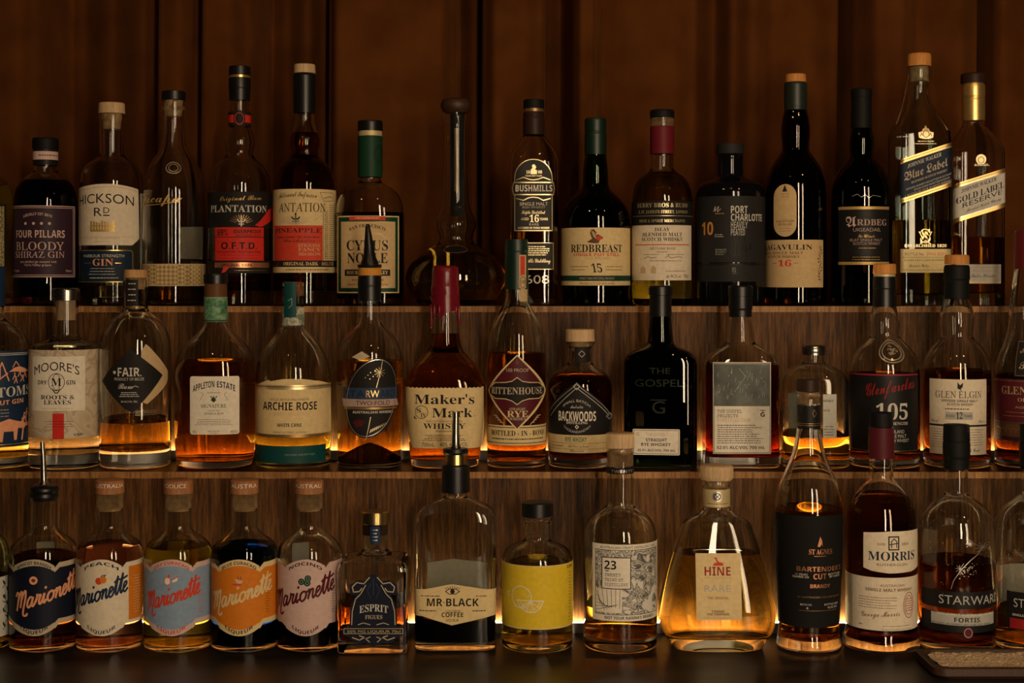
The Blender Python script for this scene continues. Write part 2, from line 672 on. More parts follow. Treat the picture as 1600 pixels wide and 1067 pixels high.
        if s.follow:
            hs = [s.b.at(q)[0] for q in np.linspace(min(zs), max(zs), 12)]
            ds_ = [h_ * s.b.at(q)[2] for h_, q in zip(hs, np.linspace(min(zs), max(zs), 12))]
            var = max(hs) - min(hs) > 2e-4 or max(ds_) - min(ds_) > 2e-4
        if var:
            stz = 0.003
            a = math.floor(min(zs) / stz)
            while a * stz < max(zs):
                bmesh.ops.bisect_plane(bm, geom=bm.verts[:] + bm.edges[:] + bm.faces[:], plane_co=(0, a * stz, 0), plane_no=(0, 1, 0), dist=1e-7)
                a += 1
        for v in bm.verts:
            uu, zz, l = v.co
            o = s.off + 0.00005 * l
            x = float(np.interp(uu, s.U, s.X))
            y = float(np.interp(uu, s.U, s.Y))
            if var:
                hw, n, dr = s.b.at(zz)
                f1 = hw / s.hw
                if s.n > 2.3:
                    xx = x
                    q = min(abs(xx) / hw, .999)
                    yy = hw * dr * (1 - q ** n) ** (1 / n)
                    x, y = xx, yy
                else:
                    x, y = x * f1, y * f1 * dr / s.dr
            L_ = math.hypot(x, y) or 1
            if s.n > 4:      # push along the face normal
                if abs(y) / max(s.hw * s.dr, 1e-9) > abs(x) / s.hw * .985:
                    y += o if y > 0 else -o
                else:
                    x += o if x > 0 else -o
            else:
                x += x / L_ * o
                y += y / L_ * o
            v.co = (x, -y if not s.back else y, zz)
        o = frombm(bm, s.name, s.b.root, s.mats, smooth=False)
        if label:
            o['label'] = label
        return o


class Bottle:
    def __init__(s, name, label, cat, cx, row, prof, gl='clear', liq=None, lt=None, t=3.2, bt=9.0, rad=9.0, group=None, opaque=None, sharp=35, xoff=0, doff=0.0):
        s.d, s.z0 = ROW[row]
        s.d += doff
        s.s = s.d / F
        s.cx = cx
        s.X = px(cx, s.d)
        s.row = row
        root = bpy.data.objects.new(name, None)
        COL.objects.link(root)
        root.location = (s.X, s.d, s.z0)
        root.empty_display_size = .05
        root['label'] = label
        root['category'] = cat
        root['group'] = group or {1: 'bottles standing on the counter', 2: 'bottles on the middle step', 3: 'bottles on the top step'}[row]
        s.root = root
        P = []
        last = None
        for q in prof:
            y, hw = q[0], q[1]
            n = q[2] if len(q) > 2 else 2.0
            dr = q[3] if len(q) > 3 else 1.0
            r = q[4] * s.s if len(q) > 4 else None
            P.append([pz(y, s.d) - s.z0, hw * s.s, n, dr, r])
        P[-1][0] = 0.0
        foot = P[-1]
        # rounded heel under the body
        P.append([0.0, foot[1] * .80, foot[2], foot[3], None])
        lv = fillet(P, rad * s.s)
        lv = [tuple(float(a) for a in q) for q in lv]
        s.lv = lv
        s.body = sorted(lv, key=lambda q: q[0])
        s.bz = np.array([q[0] for q in s.body])
        s.bh = np.array([q[1] for q in s.body])
        s.bn = np.array([q[2] for q in s.body])
        s.bd = np.array([q[3] for q in s.body])
        k = int(np.searchsorted(s.bz, 1e-6))
        # keep only the side wall for lookups
        side = [q for q in lv[:-1]]
        side.sort(key=lambda q: q[0])
        z_, idx = np.unique(np.array([q[0] for q in side]), return_index=True)
        s.bz = z_
        s.bh = np.array([side[i][1] for i in idx])
        s.bn = np.array([side[i][2] for i in idx])
        s.bd = np.array([side[i][3] for i in idx])
        s.top = lv[0][0]
        if opaque:
            loft('glass_body', lv, root, [M(opaque)], sharp=sharp)
            return
        T_ = t * s.s
        B_ = bt * s.s
        inn = []
        for (z, hw, n, dr) in lv:
            if z > B_ + 0.004:
                inn.append((z, max(hw - T_, .002), n, (hw * dr - T_) / max(hw - T_, .002)))
        hw, n, dr = s.at(B_ + .004)
        hw, dr = hw - T_, (hw * dr - T_) / (hw - T_)
        inn += [(B_ + .004, hw, n, dr), (B_ + .0012, hw * .965, n, dr), (B_ + .0002, hw * .89, n, dr), (B_, hw * .7, n, dr)]
        s.inn = inn
        loft('glass_body', lv, root, [MATS['glass_' + gl]], closed_in=inn, sharp=sharp)
        if liq:
            zl = pz(lt, s.d) - s.z0
            e = 0.00018
            L_ = []
            for i, q in enumerate(inn):
                if q[0] <= zl:
                    if not L_ and i > 0:
                        p0 = inn[i - 1]
                        f = (zl - q[0]) / max(p0[0] - q[0], 1e-9)
                        L_.append((zl, q[1] + (p0[1] - q[1]) * f, q[2] + (p0[2] - q[2]) * f, q[3] + (p0[3] - q[3]) * f))
                    L_.append(q)
            L_ = [(z - (e if z < B_ + .0015 else 0), h + e, n_, d_) for z, h, n_, d_ in L_]
            loft('liquid', L_, root, [MATS['liquid_' + liq]], sharp=60)

    def at(s, z):
        return float(np.interp(z, s.bz, s.bh)), float(np.interp(z, s.bz, s.bn)), float(np.interp(z, s.bz, s.bd))

    def cap(s, name, mat, pts, r=1.5, label=None, dr=1.0):
        P = [[pz(y, s.d) - s.z0, hw * s.s, 2.0, dr, None] for y, hw in pts]
        lv = fillet(P, r * s.s)
        z0, h0 = lv[0][0], lv[0][1]
        z1, h1 = lv[-1][0], lv[-1][1]
        lv = [(z0, max(h0 - r * s.s, .0003), 2, dr), (z0 - .3 * r * s.s, h0 - .3 * r * s.s, 2, dr)] + [q for q in lv[1:-1]] + [(z1, h1, 2, dr)] if len(lv) > 2 else [(z0, h0 - r * s.s * .8, 2, dr), (z0 - r * s.s * .5, h0, 2, dr), (z1 + r * s.s * .2, h1, 2, dr), (z1, h1 - .2 * r * s.s, 2, dr)]
        o = loft(name, lv, s.root, [MATS[mat] if mat in MATS else M(mat)], sharp=40)
        if label:
            o['label'] = label
        return o

    def lab(s, ymid, **k):
        return Label(s, ymid, **k)


# ------------------------------------------------------------------ the setting: wood, counter, steps, curtain
def veneer(name, dark, mid, light, rough, seed=0.0):
    m, nt, b = newmat(name)
    L = nt.links.new
    tc = nt.nodes.new('ShaderNodeTexCoord')

    def nz(sc3, scale, detail, ro=.6, dist=0.0):
        mp = nt.nodes.new('ShaderNodeMapping')
        mp.inputs['Scale'].default_value = sc3
        mp.inputs['Location'].default_value = (seed, seed, seed)
        n1 = nt.nodes.new('ShaderNodeTexNoise')
        n1.inputs['Scale'].default_value = scale
        n1.inputs['Detail'].default_value = detail
        n1.inputs['Roughness'].default_value = ro
        n1.inputs['Distortion'].default_value = dist
        L(tc.outputs['Object'], mp.inputs[0])
        L(mp.outputs[0], n1.inputs['Vector'])
        return n1.outputs[0]

    def mth(op, a, c):
        q = nt.nodes.new('ShaderNodeMath')
        q.operation = op
        for k, v in enumerate((a, c)):
            if isinstance(v, (int, float)):
                q.inputs[k].default_value = v
            else:
                L(v, q.inputs[k])
        return q.outputs[0]
    fine = nz((300, 300, 20), 1.0, 5, .75)
    grain = nz((70, 70, 2.2), 1.0, 6, .65, .4)
    broad = nz((9, 9, 1.1), 1.0, 3, .5, .8)
    mix = mth('ADD', mth('MULTIPLY', fine, .55), mth('ADD', mth('MULTIPLY', grain, .28), mth('MULTIPLY', broad, .28)))
    r = ramp(nt, mix, [(.43, dark), (.54, mid), (.66, light)])
    L(r.outputs[0], b.inputs['Base Color'])
    b.inputs['Roughness'].default_value = rough
    b.inputs['Specular IOR Level'].default_value = .15
    bp = nt.nodes.new('ShaderNodeBump')
    bp.inputs['Strength'].default_value = .5
    bp.inputs['Distance'].default_value = .0008
    L(fine, bp.inputs['Height'])
    L(bp.outputs[0], b.inputs['Normal'])
    MATS[name] = m
    return m


veneer('walnut_veneer', (.008, .0026, .0007), (.050, .0185, .0042), (.140, .060, .0155), .5)
veneer('walnut_top', (.010, .004, .0015), (.035, .015, .0055), (.08, .036, .014), .30, 4.0)
veneer('edge_band', (.10, .045, .015), (.24, .115, .04), (.40, .21, .08), .35)
surf('aluminium', (.55, .53, .50), .35, .9, .05, 200)
emis('led_lens', (1.0, .77, .38), LED_POWER)
texmat('counter_top', 'noise', [(.3, (.007, .006, .005)), (.55, (.017, .014, .011)), (.75, (.045, .035, .026))], 9, stretch=(1, 3.5, 1), rough=.36, detail=10)


def prop(o, label, cat, group=None, kind=None):
    o['label'] = label
    o['category'] = cat
    if group:
        o['group'] = group
    if kind:
        o['kind'] = kind


XW = 1.35
bm = bmesh.new()
box(bm, -1.9, 1.9, -1.6, 2.64, -1.04, -1.0)
frombm(bm, 'floor', None, [surf('floor_dark', (.04, .03, .022), .6)])['kind'] = 'structure'
bm = bmesh.new()
box(bm, -1.9, 1.9, 2.60, 2.64, -1.0, 1.7)
frombm(bm, 'wall_back', None, [surf('plaster_dark', (.05, .035, .025), .8)])['kind'] = 'structure'
counter = bpy.data.objects.new('bar_counter', None)
COL.objects.link(counter)
counter.location = (0, 1.95, -1.0)
prop(counter, 'black worn bar counter under the lowest row of bottles', 'counter')
bm = bmesh.new()
box(bm, -XW, XW, -.5, .64, .95, 1.0, bev=.002)
frombm(bm, 'counter_top', counter, [MATS['counter_top']])
bm = bmesh.new()
box(bm, -XW + .02, XW - .02, -.40, .63, 0, .9495)
frombm(bm, 'counter_body', counter, [MATS['walnut_top']])


def step(name, y0, y1, z0, z1, label):
    root = bpy.data.objects.new(name, None)
    COL.objects.link(root)
    root.location = (0, y0, z0)
    prop(root, label, 'shelf step', 'lit wooden steps of the back bar')
    h = z1 - z0
    t = .008
    bm = bmesh.new()
    box(bm, -XW, XW, .001, .016, 0, h - t)
    frombm(bm, 'riser_panel', root, [MATS['walnut_veneer']])
    bm = bmesh.new()
    box(bm, -XW, XW, 0.0005, y1 - y0, h - t, h)
    frombm(bm, 'tread_board', root, [MATS['walnut_top']])
    bm = bmesh.new()
    box(bm, -XW, XW, -.0012, .0004, h - t, h + .0004, bev=.0003)
    frombm(bm, 'edge_band', root, [MATS['edge_band']])
    # lit strip on a low ledge along the foot of the riser
    bm = bmesh.new()
    box(bm, -XW, XW, -.022, -.0195, 0, .0130)
    box(bm, -XW, XW, -.0194, 0, 0, .0075)
    led = frombm(bm, 'light_channel', root, [MATS['aluminium']])
    bm = bmesh.new()
    box(bm, -XW, XW, -.0045, -.0008, .0076, .0094)
    frombm(bm, 'light_strip', led, [MATS['led_lens']])['label'] = 'glowing amber light strip'


step('shelf_step', 1.93, 2.0795, 0.0, .206, 'lower walnut step of the back bar, carrying the middle row of bottles')
step('shelf_step', 2.08, 2.26, 0.2061, .42, 'upper walnut step of the back bar, carrying the top row of bottles by the curtain')
# the lower step runs on under the upper one
bm = bmesh.new()
box(bm, -XW, XW, 2.0797, 2.26, .0005, .2058)
o = frombm(bm, 'step_carcass', bpy.data.objects['shelf_step'], [MATS['walnut_top']])
o.location = (0, -1.93, 0)


def curtain(name, xs, label, z0, z1):
    """folded velvet: xs = list of (pixel column at its depth, depth of the cloth)"""
    X = np.array([px(a, 2.33) for a, b in xs])
    Y = np.array([b for a, b in xs])
    n = 700
    u = np.linspace(X[0], X[-1], n)
    # smooth monotone interpolation (cosine) keeps sharp fold edges where control points are close
    k = np.clip(np.searchsorted(X, u, side='right') - 1, 0, len(X) - 2)
    t = (u - X[k]) / (X[k + 1] - X[k])
    t = (1 - np.cos(t * PI)) / 2
    y = Y[k] + (Y[k + 1] - Y[k]) * t
    rows = 40
    V, Fc = [], []
    for j in range(rows):
        q = j / (rows - 1)
        z = z0 + (z1 - z0) * q
        for i in range(n):
            wv = .006 * mnoise(Vector((u[i] * 5, z * 1.6, 3.1))) + .0022 * mnoise(Vector((u[i] * 22, z * 4, 7.7)))
            sh = .010 * mnoise(Vector((u[i] * 1.4, z * 1.1, .3))) * (q)
            V.append((u[i] + sh, y[i] + wv, z))
    for j in range(rows - 1):
        for i in range(n - 1):
            a = j * n + i
            Fc.append((a, a + 1, a + n + 1, a + n))
    me = bpy.data.meshes.new(name)
    me.from_pydata(V, [], Fc)
    o = link(name, me, None, [MATS['velvet']], True)
    md = o.modifiers.new('cloth_thickness', 'SOLIDIFY')
    md.thickness = .002
    md.offset = 1
    prop(o, label, 'curtain')
    return o


m, nt, b = newmat('velvet')
tc = nt.nodes.new('ShaderNodeTexCoord')
nz = nt.nodes.new('ShaderNodeTexNoise')
nz.inputs['Scale'].default_value = 14
nz.inputs['Detail'].default_value = 8
nt.links.new(tc.outputs['Object'], nz.inputs['Vector'])
r = ramp(nt, nz.outputs[0], [(.3, (.072, .0225, .0046)), (.7, (.120, .0390, .0085))])
nt.links.new(r.outputs[0], b.inputs['Base Color'])
b.inputs['Roughness'].default_value = .9
b.inputs['Specular IOR Level'].default_value = .05
b.inputs['Sheen Weight'].default_value = .15
b.inputs['Sheen Roughness'].default_value = .5
b.inputs['Sheen Tint'].default_value = (.6, .25, .08, 1)
MATS['velvet'] = m

C = 2.350
FOLDS_ = [(-420, C), (-300, C + .03), (-200, C - .02), (-120, C + .03), (-60, C + .02), (-50, C - .015), (0, C - .035), (40, C - .038), (60, C - .022), (64, C - .012), (72, C + .060), (90, C + .058), (150, C + .035), (215, C + .012), (234, C + .012), (240, C + .060), (244, C + .012),
          (250, C - .020), (280, C - .024), (305, C - .006), (310, C + .020), (315, C - .012), (325, C - .034), (360, C - .034), (388, C - .016), (395, C - .004), (403, C + .060), (430, C + .052), (470, C + .030), (498, C + .020), (507, C + .062), (513, C - .002),
          (530, C - .026), (590, C - .024), (650, C - .022), (688, C - .012), (706, C + .008), (713, C + .062), (740, C + .045), (750, C + .066), (756, C + .010), (775, C - .008), (815, C - .004), (846, C + .008), (854, C + .040), (880, C + .046), (890, C + .030),
          (896, C - .018), (905, C - .036), (920, C - .032), (934, C - .008), (940, C + .020), (990, C + .012), (1050, C + .016), (1090, C + .030), (1120, C + .010), (1140, C - .022), (1165, C - .034), (1205, C - .014), (1260, C - .004), (1314, C + .014), (1325, C + .066), (1334, C + .066),
          (1341, C + .006), (1365, C - .022), (1395, C - .024), (1440, C + .004), (1500, C - .006), (1538, C + .014), (1549, C + .066), (1560, C + .060), (1567, C - .002), (1620, C - .02), (1680, C + .03), (1760, C - .02), (1850, C + .03), (1960, C - .01), (2040, C)]
FOLDS = [(a, C + (d - C) * 1.85) for a, d in FOLDS_]
curtain('curtain', FOLDS, 'heavy rust-brown velvet curtain hanging in folds behind the top row', .0005, 1.25)

# ================================================================== ROW 1: bottles on the counter
LQ = 'liqueur bottles with script labels'


def script_shape(y0, neck, cx, hw):
    return [(770, neck), (823, neck, 2, 1, 4), (830, neck + 4, 2, 1, 4), (847, hw - 5, 2, 1, 12), (860, hw), (1008, hw, 2, 1, 5)]


def liqueur(cx, hw, label, gl, liq, lt, bg, band, ink, script, top, topink, side=None, sidemat=None, y=0, x0=0, x1=0, ys=0, fruit=None):
    b = Bottle('liqueur_bottle', label, 'bottle', cx, 1, script_shape(0, 20.5, cx, hw), gl, liq, lt, group=LQ)
    l, r = cx - hw - 30, cx + hw + 22
    f = b.lab(930)
    o = (cx - 800) * .021      # the front face sits a little outwards
    xl, xr = cx - hw * .60 + o, cx + hw * .62 + o
    # cream ground with the curved top and bottom banner
    pts = [(l, 884), (xl - 6, 884), (xl, 889)]
    for q in range(9):
        a = q / 8
        pts.append((xl + (xr - xl) * a, 886 - 12 * (1 - (2 * a - 1) ** 2)))
    pts += [(xr, 889), (xr + 7, 881), (r, 879), (r, 977), (xr + 6, 977), (xr + 1, 984), (xr - 2, 981)]
    for q in range(9):
        a = 1 - q / 8
        pts.append((xl + (xr - xl) * a, 983 + 11 * (1 - (2 * a - 1) ** 2)))
    pts += [(xl, 981), (xl - 6, 976), (l, 976)]
    f.Pg(pts, band)
    if bg != band:
        p2 = [(l, 891), (xl - 5, 891), (xl + 1, 897)]
        for q in range(9):
            a = q / 8
            p2.append((xl + (xr - xl) * a, 895 - 11 * (1 - (2 * a - 1) ** 2)))
        p2 += [(xr, 896), (xr + 8, 889), (r, 887), (r, 969), (xr + 6, 969), (xr - 1, 976)]
        for q in range(9):
            a = 1 - q / 8
            p2.append((xl + (xr - xl) * a, 974 + 10 * (1 - (2 * a - 1) ** 2)))
        p2 += [(xl, 974), (xl - 6, 968), (l, 968)]
        f.Pg(p2, bg)
    if sidemat:
        f.R(side, 888, r, 972, sidemat)
    f.T(top, 'B', xl + 5, xr - 5, 892 if bg != band else 893, 5.0, topink, bow=10)
    f.T('LIQUEUR', 'B', xl + 10, xr - 10, 982, 5.4, topink if topink else ink, bow=-9)
    f.script(x0, x1, ys, 15.5, 3.2, script, .30)
    fx, fy = cx + o - 1, 907
    if fruit == 'stone':
        f.E(fx, fy, 6.5, 6.5, 'apricot')
        f.E(fx, fy, 3.2, 2.8, 'brown')
    elif fruit == 'peach':
        f.E(fx - 3, fy + 1, 5.5, 5.5, 'brick')
        f.E(fx + 4, fy - 1, 5, 5.5, 'orange')
        f.S([(fx, fy - 5), (fx + 4, fy - 9)], 1.2, 'brown')
        f.Pg([(fx + 3, fy - 7), (fx + 9, fy - 10), (fx + 7, fy - 6)], 'dkgreen')
    elif fruit == 'citrus':
        f.E(fx - 5, fy + 1, 5, 6, 'white')
        f.ring(fx - 5, fy + 1, 5, 6, 1, 'brick')
        f.Pg([(fx + 1, fy), (fx + 12, fy - 6), (fx + 10, fy + 1), (fx + 4, fy + 3)], 'white')
        f.S([(fx + 1, fy), (fx + 12, fy - 6)], 1.3, 'brick')
        f.E(fx - 3, fy - 7, 2, 2, 'brick')
    elif fruit == 'slice':
        f.Pg([(fx - 6, fy - 3), (fx - 2, fy + 4), (fx + 4, fy + 5), (fx + 8, fy + 1)], 'pink')
        f.S([(fx - 8, fy + 6), (fx + 4, fy + 7)], 2.2, 'brick')
        f.S([(fx - 1, fy - 6), (fx + 1, fy - 2)], 1.2, 'brown')
        f.S([(fx + 4, fy - 6), (fx + 4, fy - 2)], 1.2, 'brown')
    elif fruit == 'nuts':
        for a, c in ((-5, 2), (5, -3), (4, 4)):
            f.E(fx + a, fy + c, 5.2, 5.2, 'dkgreen')
            f.ring(fx + a, fy + c, 2.5, 2.5, .8, 'sage')
    if not sidemat:
        f.G(cx + hw * .80 + o, cx + hw * .93 + o, 915, 960, 12, topink, 1.0)
    else:
        f.G(side + 6, side + 18, 905, 962, 14, 'cream', 1.2)
    f.done()
    bk = b.lab(930, back=True, name='rear_label')
    bk.R(cx - hw * .8, 866, cx - hw * .3, 980, 'palegrey')
    bk.done()
    return b


def wood_stopper(b, txt, x0, x1):
    b.cap('stopper', 'wood_red', [(749, 21.5), (770, 22)], 2)
    b.cap('cork', 'cork', [(770.2, 18.5), (790, 18.2), (797, 16.5)], 2)
    f = b.lab(760, hw=21.8, name='stopper_lettering')
    f.T(txt, 'n', x0, x1, 763, 6.2, 'white')
    f.done()


b = liqueur(68.5, 52, 'liqueur bottle with navy label, pink script and a metal pour spout', 'clear', 'dark', 868, 'midnight', 'sand', 'ink', 'apricot', 'APRICOT BRANDY', 'ink', x0=25, x1=119, ys=957, fruit='stone')
b.cap('pourer', 'blackcap', [(757, 17), (761, 22), (766, 23), (770, 21), (775, 22.5), (781, 20.5)], 2)
bm = bmesh.new()
k = b.s
for (za, zb, ra, rb, xa, xb) in ((757, 720, 5, 4.6, 0, -1), (720, 690, 4.6, 3.6, -1, -2.5)):
    pass
pts = [(0, 757, 8), (0, 752, 5.2), (-.5, 735, 4.8), (-1, 715, 4.4), (-2, 700, 3.9), (-2.5, 690, 3.2)]


def spout(b, name, mat, pts, parent=None, seg=16):
    bm = bmesh.new()
    prev = None
    n = len(pts)
    rings = []
    for (dx, y, r) in pts:
        z = pz(y, b.d) - b.z0
        rings.append([bm.verts.new((dx * b.s + r * b.s * math.cos(q * 2 * PI / seg), r * b.s * math.sin(q * 2 * PI / seg), z)) for q in range(seg)])
    for a, c in zip(rings[:-1], rings[1:]):
        for q in range(seg):
            bm.faces.new((a[q], a[(q + 1) % seg], c[(q + 1) % seg], c[q]))
    bm.faces.new(rings[0][::-1])
    bm.faces.new(rings[-1])
    bmesh.ops.recalc_face_normals(bm, faces=bm.faces)
    return frombm(bm, name, parent or b.root, [M(mat)], sharp=50)


spout(b, 'pour_spout', 'steel', pts)
b = liqueur(171.5, 51.5, 'liqueur bottle with cream label, black script and orange side panel', 'clear', 'rose', 850, 'paper', 'paper', 'ink', 'navy', 'PEACH', 'navy', side=201, sidemat='orange', x0=119, x1=199, ys=955, fruit='peach')
wood_stopper(b, 'AUSTRALIA', 149, 192)
b = liqueur(278.5, 52.5, 'liqueur bottle with pale blue label and red script', 'clear', 'lemon', 852, 'blue', 'pink', 'brick', 'brick', 'DRY CURACAO', 'brick', x0=231, x1=312, ys=957, fruit='citrus')
wood_stopper(b, 'PRODUCE', 256, 291)
b = liqueur(382, 51.5, 'liqueur bottle with bright orange label over dark blue liquid', 'clear', 'blue', 850, 'orange', 'cream', 'ink', 'cream', 'BLUE CURACAO', 'ink', x0=334, x1=424, ys=957, fruit='slice')
wood_stopper(b, '·  AUSTRA', 359, 401)
b = liqueur(483.6, 50, 'liqueur bottle with pale pink label and dark red script', 'clear', 'cola', 955, 'pink', 'pink', 'ink', 'maroon', 'NOCINO', 'ink', x0=434, x1=522, ys=957, fruit='nuts')
wood_stopper(b, 'AUSTRALI', 462, 502)

# partial bottle at the left edge
b = Bottle('spirit_bottle', 'olive-tinted bottle with pale botanical label cut off by the left photo edge', 'bottle', -30, 1, [(770, 18), (815, 18), (830, 24), (846, 38), (866, 45), (1008, 45)], 'tinted', 'gold', 900)
f = b.lab(950)
f.R(-90, 906, 18, 1000, 'palegrey')
for q in range(7):
    f.S([(4 + q % 3 * 4, 990 - q * 11), (8 + q % 2 * 4, 984 - q * 11), (4 + q % 3 * 3, 978 - q * 11)], 1.3, 'dkgreen')
    f.E(6 + q % 2 * 5, 982 - q * 11, 2, 4, 'dkgreen', rot=.5)
f.done()
b.cap('stopper', 'blackcap', [(745, 20), (775, 20)])

# square fig liqueur
b = Bottle('liqueur_bottle', 'square clear bottle with ornate black label and brass cap', 'bottle', 586, 1,
           [(816, 20), (858, 20, 2, 1, 3), (864, 26, 3, 1, 2), (871, 50, 14, .95, 4), (880, 54, 16, .95, 6), (1008, 54, 16, .95, 3)], 'clear', 'dark', 938, t=4.5, bt=18, rad=4)
b.cap('cap', 'brass', [(798, 22.5), (817, 23)], 2)
b.cap('cork', 'wood_dark', [(817.2, 16), (835, 15.5)], 2)
f = b.lab(845, hw=20, name='neck_label')
f.R(578, 822, 594, 851, 'navy', 3)
f.G(581, 591, 829, 845, 4, 'silver', 2)
f.done()
f = b.lab(950)
cx = 583.5
P1 = [(cx - 47, 984), (cx - 48, 978), (cx - 36, 974), (cx - 34, 960), (cx - 33, 940), (cx - 25, 922), (cx - 37, 927), (cx - 38, 912), (cx - 27, 906), (cx - 14, 907), (cx - 5, 898)]
P1 = [(cx - 48, 992), (cx - 50, 986), (cx - 46, 980), (cx - 37, 978), (cx - 37, 962), (cx - 34, 942), (cx - 27, 930), (cx - 37, 929), (cx - 37, 914), (cx - 24, 906), (cx - 14, 908), (cx - 7, 899)]
PR = [(2 * cx - x, y) for x, y in P1[::-1]]
BT = [(cx + 38, 996), (cx + 30, 1004), (cx + 12, 1006), (cx, 1010), (cx - 12, 1006), (cx - 30, 1004), (cx - 38, 996)]
f.Pg(P1 + [(cx, 896)] + PR + BT, 'midnight')
f.R(cx - 47, 981, cx + 47, 991, 'black')
g = 'sand'
for sg in (-1, 1):
    f.S([(cx + sg * 6, 902), (cx + sg * 15, 912), (cx + sg * 26, 910), (cx + sg * 33, 917), (cx + sg * 31, 925), (cx + sg * 22, 924), (cx + sg * 18, 919)], 1.6, g)
    f.S([(cx + sg * 12, 914), (cx + sg * 20, 928), (cx + sg * 28, 936), (cx + sg * 33, 955), (cx + sg * 34, 976)], 1.4, g)
    f.S([(cx + sg * 33, 996), (cx + sg * 22, 1000), (cx + sg * 14, 996), (cx + sg * 22, 993)], 1.6, g)
    f.S([(cx + sg * 6, 1003), (cx + sg * 12, 998), (cx + sg * 5, 995)], 1.4, g)
    f.S([(cx + sg * 4, 935), (cx + sg * 10, 922), (cx + sg * 4, 912)], 1.1, 'bluegrey')
    f.S([(cx + sg * 5, 976), (cx + sg * 16, 973), (cx + sg * 24, 976)], 1.2, g)
f.S([(cx, 904), (cx, 930)], 1.2, 'bluegrey')
f.Fr(cx - 46, 982, cx + 46, 990, .8, g)
f.T('ESPRIT', 'S', cx - 22, cx + 23, 958, 11, 'palegrey', bow=3)
f.T('FIGUES', 'S', cx - 13, cx + 14, 967, 6, 'sand')
f.T('50% FIG LIQUEUR 70cl', 'n', cx - 41, cx + 42, 988.5, 4, 'sand')
f.done()

# coffee liqueur flask
b = Bottle('liqueur_bottle', 'tall flat flask with hexagonal cream label and metal pour spout', 'bottle', 712, 1,
           [(727, 18), (776, 18, 2, 1, 3), (783, 34, 3, .75, 6), (792, 56, 4.5, .58, 8), (806, 64, 5, .56, 10), (1008, 63, 5, .56, 4)], 'clear', 'coffee', 951, t=4, bt=12)
b.cap('pourer_collar', 'blackcap', [(725, 21), (729, 22), (768, 22.5)], 1.5)
b.cap('pourer_seal', 'brass', [(705, 17), (725, 18)], 1.5, label='glassy brown seal ring')
b.cap('pourer_flange', 'blackcap', [(700, 19), (706, 20.5), (709, 19)], 1)
spout(b, 'pour_spout', 'steel', [(0, 700, 9), (0, 696, 6.5), (0, 675, 5.8), (.3, 655, 5.2), (.5, 644, 4.2)])
f = b.lab(940)
f.Pg([(640, 922), (662, 921), (706, 912.5), (762, 921), (790, 922), (790, 963), (768, 963), (706, 977), (660, 963), (640, 963)], 'cream')
cx = 707
f.S([(cx - 11, 924), (cx - 5, 920), (cx + 5, 920), (cx + 11, 924), (cx + 5, 928), (cx - 5, 928), (cx - 11, 924)], 1.2, 'ink')
f.E(cx, 924, 3.6, 3.6, 'ink')
for q in range(-3, 4):
    f.S([(cx + q * 3, 918.5 + abs(q) * .6), (cx + q * 4.0, 915.5 + abs(q) * .9)], .9, 'ink')
f.T('MR·BLACK', 'B', 667, 748, 947, 12, 'ink')
f.T('COLD BREW', 'n', 696, 720, 957, 4, 'ink')
f.T('COFFEE', 'B', 690, 724, 964, 7, 'ink')
f.T('LIQUEUR', 'n', 697, 717, 971, 4, 'ink')
f.G(655, 690, 932, 932, 1, 'ink', 2)
f.G(743, 761, 932, 932, 1, 'ink', 2)
f.G(655, 682, 955, 955, 1, 'ink', 2)
f.G(738, 760, 955, 955, 1, 'ink', 2)
f.S([(662, 940), (670, 928), (690, 922)], .6, 'tan')
f.S([(676, 966), (682, 958), (684, 950), (690, 954)], .6, 'tan')
f.done()
f = b.lab(900, back=True, name='rear_label')
f.Pg([(662, 894), (706, 888), (764, 894), (764, 966), (662, 966)], 'white')
f.done()

# lemon liqueur
b = Bottle('liqueur_bottle', 'round bottle with plain yellow label showing a drawn lemon', 'bottle', 839.5, 1,
           [(806, 21), (811, 24, 2, 1, 2), (815, 20, 2, 1, 2), (843, 20, 2, 1, 4), (849, 36, 2, 1, 8), (858, 50, 2, 1, 10), (873, 56, 2, 1, 10), (1008, 55.5, 2, 1, 9)], 'clear', 'lemon', 880, bt=12)
b.cap('cap', 'blackcap', [(784, 24.5), (806, 25)], 2)
f = b.lab(935)
f.Pg([(770, 885), (908, 885), (908, 983), (770, 983)], 'yellow')
f.S([(770, 885), (908, 885)], 1.2, 'cream')
f.S([(770, 983), (908, 983)], 1.8, 'cream')
f.ring(814, 934, 17, 17, 1.5, 'white')
f.S([(796, 936), (793, 931), (797, 926)], 1.5, 'white')
f.Pg([(809, 939), (848, 939), (843, 950), (835, 956), (824, 956), (814, 950)], 'yellow')
f.S([(808, 939), (849, 939), (844, 950), (836, 956.5), (823, 956.5), (813, 950), (808, 939)], 1.5, 'white')
for q in ((814, 950), (823, 956), (836, 956), (844, 950)):
    f.S([(828, 940), q], 1.3, 'white')
f.S([(813, 941), (817, 948), (825, 953), (834, 953), (840, 948), (844, 941)], .8, 'white')
for q in ((820, 931), (823, 933), (826, 931)):
    f.E(*q, .9, .9, 'white')
f.T('LINC', 'B', 886, 893.5, 892, 4.6, 'ink')
f.G(888, 892, 900, 975, 16, 'ink', 1.2)
f.done()

